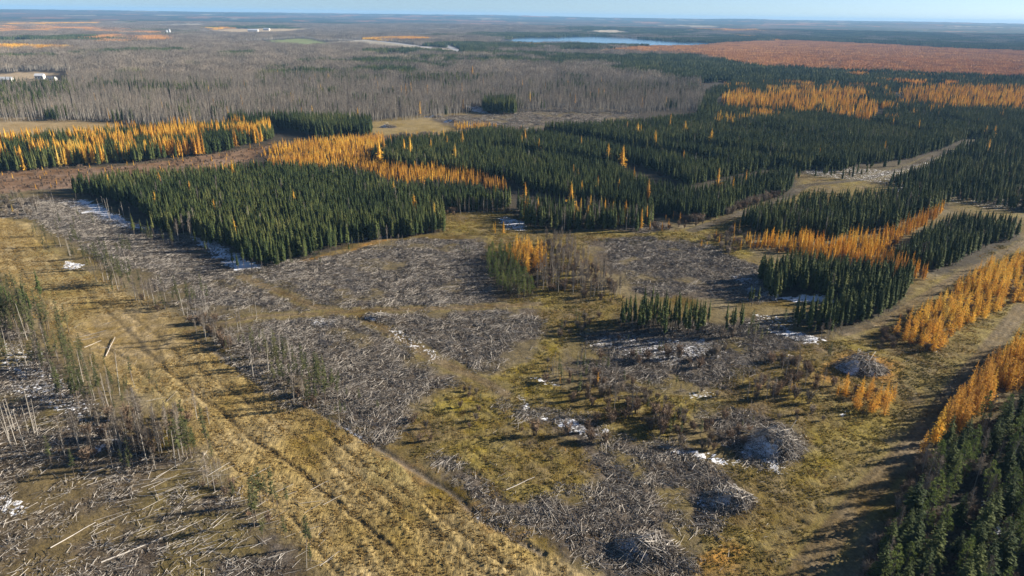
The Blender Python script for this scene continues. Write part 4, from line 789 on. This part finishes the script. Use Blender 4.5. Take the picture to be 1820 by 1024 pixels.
DKS = [poly([(60, 160), (130, 155), (330, 165), (400, 168), (400, 158), (250, 148), (80, 140), (0, 150), (-60, 170), (-60, 200), (0, 195)]), poly([(720, 148), (800, 150), (840, 148), (840, 140), (740, 135)]), poly([(700, 97), (800, 99), (800, 94), (700, 93)]), poly([(800, 90), (900, 95), (1000, 88), (1140, 85), (1010, 79), (900, 76), (830, 82)]), poly([(1000, 68), (1100, 66), (1300, 74), (1900, 88), (1900, 70), (1300, 62), (900, 60), (700, 66), (900, 70)]), poly([(1120, 100), (1250, 105), (1340, 124), (1440, 132), (1560, 137), (1700, 142), (1900, 152), (1900, 172), (1290, 150), (1240, 152), (1150, 130)]),
       poly([(250, 62), (300, 66), (370, 62), (370, 56), (250, 55)]), poly([(690, 92), (780, 96), (760, 90), (700, 88)])]
acc = {'spruce': ([], []), 'larch': ([], []), 'bog': ([], []), 'aspen': ([], [])}
for li, (sz, r0, r1) in enumerate(((30, 950, 2700), (66, 2700, 7200))):
    g = np.arange(-r1*1.4, r1*1.4, sz if li == 0 else 50); xs, ys = np.meshgrid(g, g); xs = xs.ravel(); ys = ys.ravel(); ca_, sa_ = math.cos(.6+li), math.sin(.6+li); xs, ys = xs*ca_-ys*sa_, xs*sa_+ys*ca_
    jt = .35; xs = xs+rng.uniform(-jt, jt, len(xs))*sz; ys = ys+rng.uniform(-jt, jt, len(ys))*sz
    r_ = np.hypot(xs, ys); m = (r_ > r0) & (r_ < r1) & (ys > 10) & (np.abs(np.arctan2(xs, ys)) < R(50)); xs = xs[m]; ys = ys[m]
    bad = inside(xs, ys, NEARPG)
    for pg in [p for p, _ in FIELDS]+[LAKE, POND, CLEARL, CLEARM, YARD]:
        for ox, oy in ((0, 0), (sz*.55, 0), (-sz*.55, 0), (0, sz*.55), (0, -sz*.55)): bad |= inside(xs+ox, ys+oy, pg)
    for ln in HIGHWAY: bad |= linedist(xs, ys, ln) < sz*.55+8
    xs = xs[~bad]; ys = ys[~bad]
    f1_ = fbm(xs/900, ys/900, 40, 4); f2_ = fbm(xs/500, ys/700, 50, 3); rt = np.clip(xs/np.maximum(ys, 1)*.9+.45, 0, 1)
    fine = fbm(xs/120, ys/120, 55, 2)
    sp_m = (f1_+.30*(rt-.5)+.25*(fine-.5)) > np.where(np.hypot(xs, ys) > 2000, .50, .54)
    for pg in DKS: sp_m |= inside(xs+(fine-.5)*160, ys+(fine-.5)*260, pg) & (fine+.25*(rt-.5)+rng.uniform(-.12, .12, len(xs)) > .47)
    la_m = inside(xs, ys, BOG) | (f2_ > .70)
    orl = np.zeros(len(xs), bool)
    for pg in ORL: orl |= inside(xs+(fine-.5)*200, ys+(fine-.5)*200, pg)
    opn = (f2_ < .25) & (np.hypot(xs, ys) > 3200) & (xs < 500)
    gw = inside(xs+(fine-.5)*120, ys+(fine-.5)*200, GREYW); sp_m &= ~(gw & (fine < .60))
    bg_m = inside(xs, ys, BOG) | (orl & (fine > .36)); sp_m &= ~bg_m; mixr = inside(xs, ys, DKS[5]) & (xs > 700) & (fine+rng.uniform(-.12, .12, len(xs)) > .5); sp_m &= ~mixr; la_m |= mixr
    la_m &= ~bg_m
    for kd, mm in (('bog', bg_m), ('larch', la_m & ~sp_m & ~bg_m), ('spruce', sp_m), ('aspen', ~la_m & ~bg_m & ~sp_m & ~opn)):
        acc[kd][li].append(np.stack([xs[mm], ys[mm]], 1))
for kd, (a0, a1) in acc.items():
    p0 = np.concatenate(a0); p1 = np.concatenate(a1); q = np.concatenate([p0, p1]); nn = len(q)
    pk = np.concatenate([rng.integers(0, 3, len(p0)), 3+rng.integers(0, 3, len(p1))])
    sz = np.ones((nn, 3)); sz[:, 2] = rng.uniform(.85, 1.15, nn)
    if kd == 'bog': sz[inside(q[:, 0], q[:, 1], BOG), 2] *= .55
    lab = {'spruce': 'far dark conifer woods stretching to the horizon', 'larch': 'far orange larch woods', 'bog': 'wide orange-brown larch bog below the lake', 'aspen': 'far grey leafless woods stretching to the horizon'}[kd]
    z = terrain(q[:, 0], q[:, 1])
    stuff({'spruce': 'distant_conifer_woods', 'larch': 'distant_larch_woods', 'bog': 'bog_larches', 'aspen': 'distant_aspen_woods'}[kd], FP[kd][0]+FP[kd][1], np.stack([q[:, 0], q[:, 1], z], 1), rng.integers(0, 4, nn)*math.pi/2+rng.uniform(-.2, .2, nn), sz, pk, lab)
    print('FAR', kd, nn)

# ------------------------------------------------------------------ slash: sticks, logs, piles
def stickpatch(size, n, lmin=.5, lmax=3.2, bias=None):
    g = G()
    for i in range(n):
        x, y = U(-.5, .5)*size, U(-.5, .5)*size; L = lmin+(lmax-lmin)*U(0, 1)**2.2; a = U(0, 6.283) if bias is None else random.gauss(bias, .5)
        z = U(.0, .28); dz = U(-.14, .2)*L; r = U(.02, .06); c = U(0, 1)**1.15
        g.tube((x-math.cos(a)*L/2, y-math.sin(a)*L/2, z), (x+math.cos(a)*L/2, y+math.sin(a)*L/2, z+dz), r, r*U(.5, 1), 3, c)
    for i in range(int(n/18)):
        x, y = U(-.5, .5)*size, U(-.5, .5)*size; q = U(.1, .19); g.tube((x, y, -.2), (x, y, U(.2, .4)), q*1.1, q*.9, 6, U(0, .55))
    return mesh_obj('stick_patch', g.V, g.F, [MT['wood']], col=g.c, link=False)
SPK = [stickpatch(5, 84) for _ in range(5)]+[stickpatch(5, 60, .6, 4.0, .3) for _ in range(3)]+[stickpatch(6, 48, .4, 2.6) for _ in range(3)]+[stickpatch(9, 9, .5, 2.6) for _ in range(3)]
pts = []; pk = []
for nm, pg in CUTS.items():
    sp = {'left': 3.4, 'far': 6.0, 'farleft': 4, 'yard': 4}.get(nm, 3.1)
    x, y = scatter(pg, sp, warp=2.2); d = np.hypot(x, y)
    keep = np.ones(len(x), bool)
    for ln, w in TRACKW: keep &= linedist(x, y, ln) > w+1.0
    fl_ = fbm(x/14, y/14, 2, 4); keep &= (fl_ < .60) | (rng.uniform(0, 1, len(x)) < .35)
    x = x[keep]; y = y[keep]; pts.append(np.stack([x, y, gz(x, y)], 1))
    pk.append(rng.integers(8, 11, len(x)) if nm == 'left' else rng.integers(0, 8, len(x)))
for pg in MOSS+[TURN]:
    x, y = scatter(pg, 7, warp=2.0); k_ = (vnoise(x/18, y/18, 41) > .35) & (np.hypot(x, y) < 700); x = x[k_]; y = y[k_]; pts.append(np.stack([x, y, gz(x, y)], 1)); pk.append(rng.integers(11, 14, len(x)))
pts = np.concatenate(pts); pk = np.concatenate(pk); s = rng.uniform(.8, 1.2, len(pts))
stuff('logging_slash', SPK, pts, rng.uniform(0, 6.28, len(pts)), np.stack([s, s, s], 1), pk, 'grey litter of cut branches and sticks covering the clearcuts')
print('SLASH', len(pts))
LOGM = []
for i in range(6):
    g = G(); L = 1.0; c = U(.45, 1); segs = 4; p = Vector((-.5, 0, 0))
    for k in range(segs):
        q = Vector((-.5+(k+1)/segs, U(-.012, .012), U(-.006, .012))); g.tube(p, q, .016-.0022*k, .0145-.0022*k, 6, c); p = q
    g.F.append(tuple(range(0, 6))[::-1])
    for k in range(5):
        u = U(-.2, .48); a = U(0, 3.14); g.sliver((u, 0, 0), (u+U(.01, .04), math.cos(a)*.05, abs(math.sin(a))*.06), .004, c)
    lm = mesh_obj('log', g.V, g.F, [MT['wood']], col=g.c, link=False); LOGM.append(lm.data)
def logthing(x, y, L, a, tilt, label, group, parent=None, z=None, thick=1.0):
    o = bpy.data.objects.new('log', random.choice(LOGM)); C.objects.link(o)
    o.scale = (L, (4+L*.55)*thick, (4+L*.55)*thick); o.rotation_euler = (0, tilt, a)
    o.location = (x, y, (float(gz(x, y))+.16+abs(math.sin(tilt))*L*.45) if z is None else z)
    if parent: o.parent = parent
    else: tag(o, label, 'log', group)
    return o
LG = [((170, 830, 470, 990), 90, (3, 8), .55, 'fallen grey log in the tangle at the lower left', 'fallen logs at the lower left'), ((360, 860, 600, 1024), 40, (2.5, 6), .75, 'grey log near the bottom left of centre', 'logs near the bottom left'), ((0, 690, 330, 860), 40, (3, 6.5), .5, 'scattered log on the brown slash at the left', 'scattered logs at the left'),
      ((560, 600, 720, 770), 36, (2.5, 5), .5, 'pale log in the slash above the grass corridor', 'logs above the corridor'), ((500, 440, 860, 540), 34, (3, 6), .4, 'pale log in the upper main clearcut', 'logs of the upper clearcut'), ((780, 560, 950, 640), 20, (3, 6), .5, 'pale log in the clearcut below the curved track', 'logs below the curved track'), ((960, 880, 1240, 1010), 34, (2, 4.5), .6, 'pale log in the lowest clearcut, bottom centre', 'logs of the lowest clearcut')]
for (x0, y0, x1, y1), nn, (l0, l1), a0, lab, grp in LG:
    for i in range(nn):
        qx, qy, LL = U(x0, x1), U(y0, y1), U(l0, l1); x, y = P(qx, qy)
        fx_, fy_, fl_ = (qx-x0)/(x1-x0), (qy-y0)/(y1-y0), (LL-l0)/(l1-l0)
        lab_ = ('long ' if fl_ > .66 else 'short ' if fl_ < .33 else 'medium ')+lab+', '+('leftmost', 'left of middle', 'middle', 'right of middle', 'rightmost')[int(fx_*4.99)]+' and '+('farthest', 'far', 'near', 'nearest')[int(fy_*3.99)]
        logthing(x, y, LL, random.gauss(a0, .4) if U(0, 1) < .8 else U(0, 3.1), U(-.05, .03), ' '.join(lab_.split()[:16]), grp, thick=.5)
for (xa, ya, xb, yb, lab) in [(127, 602, 188, 588, 'longest pale pole lying on the worn turning place'), (130, 607, 176, 598, 'second pale pole beside the longest one on the turning place'), (188, 634, 205, 600, 'single thin pole pointing up the turning place'), (150, 618, 180, 606, 'short pole at the near side of the turning place'),
                              (90, 975, 170, 930, 'long log alone on the green slash at the bottom left'), (180, 1000, 330, 940, 'very long thin log above the bottom edge at the left'), (335, 880, 300, 920, 'dark leaning log at the right of the lower left tangle'), (665, 540, 700, 530, 'bright pole on the pile where the tracks fork'), (900, 872, 950, 850, 'pale pole lying in the mossy hollow')]:
    a_ = P(xa, ya); b2 = P(xb, yb); L = math.dist(a_, b2)
    logthing((a_[0]+b2[0])/2, (a_[1]+b2[1])/2, L, math.atan2(b2[1]-a_[1], b2[0]-a_[0]), 0, lab, 'long poles', thick=.8)
for px, py, hh, lab in [(148, 680, 11, 'leaning pale dead trunk by the turning place'), (735, 440, 6, 'pale dead stem standing in the upper clearcut'), (663, 548, 5, 'broken pale stem on the pile where the tracks fork'), (637, 632, 6, 'thin dead stem in the middle of the main clearcut'), (240, 690, 7, 'pale stem on the near edge of the corridor'), (545, 1010, 6, 'thin bare stem at the bottom of the corridor')]:
    x, y = P(px, py); tree_thing('snag', 'dead_tree', x, y, hh, lab, None, 'dead tree')

def pile(px, py, rx, ry, h, label, nlog, nst, hollow=True):
    cx, cy = P(px, py); r = bpy.data.objects.new('slash_pile', None); C.objects.link(r); z0 = float(gz(cx, cy)); r.location = (cx, cy, z0-.1); tag(r, label, 'slash pile', 'slash piles')
    def hz(x, y):
        u = math.hypot(x/rx, y/ry); return max(0, h*(1-u**1.7))*(.45+1.0*float(vnoise(np.array(x/2.6+cx), np.array(y/2.2+cy), 5)))
    V = []; F = []; n = 22
    for i in range(n+1):
        for j in range(n+1):
            x = (i/n*2-1)*rx*1.1; y = (j/n*2-1)*ry*1.1; V.append((x, y, hz(x, y)*.62-.25))
    for i in range(n):
        for j in range(n): a = i*(n+1)+j; F.append((a, a+n+1, a+n+2, a+1))
    m = MT.get('heap')
    mesh_obj('mound', V, F, [m], parent=r, smooth=True)
    g = G()
    for i in range(nst):
        a = U(0, 6.283); u = math.sqrt(U(0, 1)); x = math.cos(a)*rx*u*1.05; y = math.sin(a)*ry*u*1.05; L = U(1, 3.2); b = U(0, 6.283); z = hz(x, y)*.95+U(-.1, .6)
        sl = -math.atan2(h, max(rx, ry))*U(.3, 1.3); g.tube((x, y, z), (x+math.cos(b)*L*math.cos(sl), y+math.sin(b)*L*math.cos(sl), z+math.sin(sl)*L+U(-.2, .5)), U(.04, .10), .03, 3, U(0, .85))
    o = mesh_obj('branches', g.V, g.F, [MT['wood']], parent=r, col=g.c); o['kind'] = 'stuff'
    for i in range(nlog):
        a = U(0, 6.283); u = U(.25, .75); x = math.cos(a)*rx*u; y = math.sin(a)*ry*u; L = U(.35, .65)*(rx+ry)
        dx, dy = math.cos(a), math.sin(a); lg = bpy.data.objects.new('log', random.choice(LOGM)); C.objects.link(lg); lg.parent = r
        lg.scale = (L, 6, 6); lg.location = (x, y, hz(x, y)*.95+.35); lg.rotation_euler = (0, math.atan2(h*.75, max(rx, ry)*.9)*U(.7, 1.2), a+random.gauss(0, .75))
hm, n, l, b = newmat('pile_heap'); g_ = n.new('ShaderNodeNewGeometry'); nz = n.new('ShaderNodeTexNoise'); nz.inputs['Scale'].default_value = 3.2; nz.inputs['Detail'].default_value = 6; nz.inputs['Roughness'].default_value = .8; l.new(g_.outputs['Position'], nz.inputs['Vector'])
dt = n.new('ShaderNodeVectorMath'); dt.operation = 'DOT_PRODUCT'; dt.inputs[1].default_value = (-.86, -.25, .35); l.new(g_.outputs['Normal'], dt.inputs[0])   # old snow keeps on the side that looks away from the noon sun
q = n.new('ShaderNodeMath'); q.operation = 'MULTIPLY_ADD'; q.inputs[1].default_value = .9; l.new(dt.outputs['Value'], q.inputs[0]); l.new(nz.outputs['Fac'], q.inputs[2])
q2 = n.new('ShaderNodeMath'); q2.operation = 'SUBTRACT'; q2.inputs[1].default_value = .97; l.new(q.outputs[0], q2.inputs[0]); q3 = n.new('ShaderNodeMath'); q3.operation = 'MULTIPLY'; q3.inputs[1].default_value = 12; q3.use_clamp = True; l.new(q2.outputs[0], q3.inputs[0])
mx = n.new('ShaderNodeMix'); mx.data_type = 'RGBA'; mx.inputs[6].default_value = (.06, .05, .042, 1); mx.inputs[7].default_value = (.8, .82, .86, 1); l.new(q3.outputs[0], mx.inputs[0]); l.new(mx.outputs[2], b.inputs['Base Color']); MT['heap'] = hm
pile(1530, 656, 9, 6, 4.6, 'snowy slash pile on the open grass left of the larch plantation', 40, 700)
pile(1375, 795, 9, 6.5, 5.2, 'largest slash pile with logs fanned down its right side', 60, 900)
pile(1295, 890, 6.5, 5, 3.4, 'low slash pile with snow on its shaded side below the largest pile', 30, 600)
pile(1150, 975, 7, 5, 2.6, 'lowest slash pile with a snowy hollow at the bottom of the view', 28, 650)
pile(672, 565, 6, 3.6, 2.2, 'small heap of poles where the clearcut tracks fork', 16, 160)
pile(1400, 640, 4, 3, 1.6, 'small dark brush heap left of the snowy pile', 5, 120)
pile(772, 208, 13, 8, 5, 'leftmost of the four dark piles in the far clearing', 4, 120)
pile(806, 217, 12, 8, 5, 'second dark pile from the left in the far clearing', 4, 120)
pile(846, 222, 13, 8, 4, 'third dark pile from the left in the far clearing', 4, 120)
pile(882, 226, 12, 8, 5, 'rightmost of the four dark piles in the far clearing', 4, 120)
pile(690, 226, 10, 7, 4.5, 'pale heap on the grass left of the four dark piles', 6, 160)

# ------------------------------------------------------------------ grass tufts
def tufts(n, size, mat, h0, h1):
    g = G()
    for i in range(n):
        x, y = U(-.5, .5)*size, U(-.5, .5)*size
        for k in range(6):
            a = U(0, 6.283); r = U(.12, .35); g.sliver((x+math.cos(a)*.08, y+math.sin(a)*.08, -.05), (x+math.cos(a)*r, y+math.sin(a)*r, U(h0, h1)), .09, U(0, 1))
    return mesh_obj('grass_tuft', g.V, g.F, [MT[mat]], col=g.c, link=False)
TG = [tufts(24, 4, 'grass', .10, .36) for _ in range(4)]; TM = [tufts(26, 4, 'moss', .12, .45) for _ in range(4)]
x, y = scatter(CORR, 3.0); m = (y > 90) & (~inside(x, y, TURN)); x = x[m]; y = y[m]
pp = [np.stack([x, y, gz(x, y)], 1)]; kk = [rng.integers(0, 4, len(x))]
for pg in MOSS[:4]+[MOSS[4]]:
    x, y = scatter(pg, 3.4); keep = np.hypot(x, y) < 520
    for ln, w in TRACKW: keep &= linedist(x, y, ln) > w+.8
    x = x[keep]; y = y[keep]; pp.append(np.stack([x, y, gz(x, y)], 1)); kk.append(rng.integers(2, 8, len(x)))
pp = np.concatenate(pp); kk = np.concatenate(kk)
stuff('grass', TG+TM, pp, rng.uniform(0, 6.28, len(pp)), np.stack([rng.uniform(.8, 1.2, len(pp))]*3, 1), kk, 'dry golden and greenish grass tufts of the corridor and openings')
print('GRASS', len(pp))

# ------------------------------------------------------------------ farmsteads
def bx(g, x0, y0, z0, x1, y1, z1):
    i = len(g.V)
    for z in (z0, z1):
        for x, y in ((x0, y0), (x1, y0), (x1, y1), (x0, y1)): g.v((x, y, z))
    for f in ((0, 3, 2, 1), (4, 5, 6, 7), (0, 1, 5, 4), (1, 2, 6, 5), (2, 3, 7, 6), (3, 0, 4, 7)): g.F.append(tuple(i+q for q in f))
def house(px, py, w, d, h, rot, label, roof='roof_grey', cat='house', name='farm_house'):
    x, y = P(px, py); r = bpy.data.objects.new(name, None); C.objects.link(r); r.location = (x, y, float(gz(x, y))); r.rotation_euler = (0, 0, rot); tag(r, label, cat)
    g = G(); bx(g, -w/2, -d/2, -.5, w/2, d/2, h); i = len(g.V)
    for sx in (-w/2, w/2): g.v((sx, -d/2, h)); g.v((sx, d/2, h)); g.v((sx, 0, h+d*.33))
    g.F += [(i, i+1, i+2), (i+3, i+5, i+4)]; mesh_obj('wall', g.V, g.F, [MT['white']], parent=r)
    g = G(); e = .5
    for s in (-1, 1):
        i = len(g.V)
        for z in (0.05, .3):
            g.v((-w/2-e, s*(d/2+e), h-.25+z)); g.v((w/2+e, s*(d/2+e), h-.25+z)); g.v((w/2+e, 0, h+d*.33+z)); g.v((-w/2-e, 0, h+d*.33+z))
        for f in ((0, 1, 2, 3), (4, 5, 6, 7), (0, 1, 5, 4), (1, 2, 6, 5), (3, 0, 4, 7)): g.F.append(tuple(i+q for q in f))
    mesh_obj('roof', g.V, g.F, [MT[roof]], parent=r)
    k = max(2, int(w/3.5))
    for j in range(k):
        g = G(); xx = -w/2+(j+.5)*w/k; bx(g, xx-.6, -d/2-.06, h*.35, xx+.6, -d/2+.02, h*.75); mesh_obj('door' if j == k//2 else 'window', g.V, g.F, [MT['pane']], parent=r)
house(72, 141, 13, 10, 6, .2, 'white house with pale roof above the dark spruces at the far left', 'metal')
house(92, 143, 14, 9, 3.5, -.1, 'long low shed with grey roof right of the white house', 'roof_grey', 'shed', 'shed')
house(8, 146, 26, 12, 4, .1, 'pale barn cut by the left edge of the view', 'metal', 'barn', 'barn')
house(450, 56.5, 60, 20, 8, .1, 'long white barn on the yellow field far away', 'metal', 'barn', 'barn')
house(474, 54.5, 40, 18, 8, -.1, 'shorter white barn right of the long one on the far field', 'metal', 'barn', 'barn')
house(290, 62, 30, 14, 6, 0, 'white farm building beside the far silos', 'metal', 'barn', 'barn')
house(308, 62, 22, 14, 6, 0.1, 'smaller white shed right of the far silos', 'metal', 'shed', 'shed')
for i, (px, lab) in enumerate(((297, 'left one of the two tall pale far silos'), (302, 'right one of the two tall pale far silos'))):
    x, y = P(px, 62.5); r = bpy.data.objects.new('silo', None); C.objects.link(r); r.location = (x, y, float(gz(x, y))); tag(r, lab, 'silo')
    g = G(); g.tube((0, 0, 0), (0, 0, 22+4*i), 5, 5, 16); mesh_obj('wall', g.V, g.F, [MT['metal']], parent=r)
    g = G(); g.tube((0, 0, 22+4*i), (0, 0, 26+4*i), 5.2, .6, 16); mesh_obj('roof', g.V, g.F, [MT['roof_grey']], parent=r)

# ------------------------------------------------------------------ air
g = G(); bx(g, -26000, -4000, -160, 26000, 23000, 190)
hz_ = mesh_obj('haze', g.V, g.F, []); m = bpy.data.materials.new('haze_air'); m.use_nodes = True; nn_ = m.node_tree.nodes; nn_.clear()
vo = nn_.new('ShaderNodeVolumePrincipled'); vo.inputs['Color'].default_value = (.30, .60, 1.0, 1); vo.inputs['Density'].default_value = 0.00005; vo.inputs['Anisotropy'].default_value = 0.0
mo = nn_.new('ShaderNodeOutputMaterial'); m.node_tree.links.new(vo.outputs[0], mo.inputs['Volume']); hz_.data.materials.append(m); hz_['kind'] = 'stuff'
print('OBJECTS', len(bpy.data.objects))
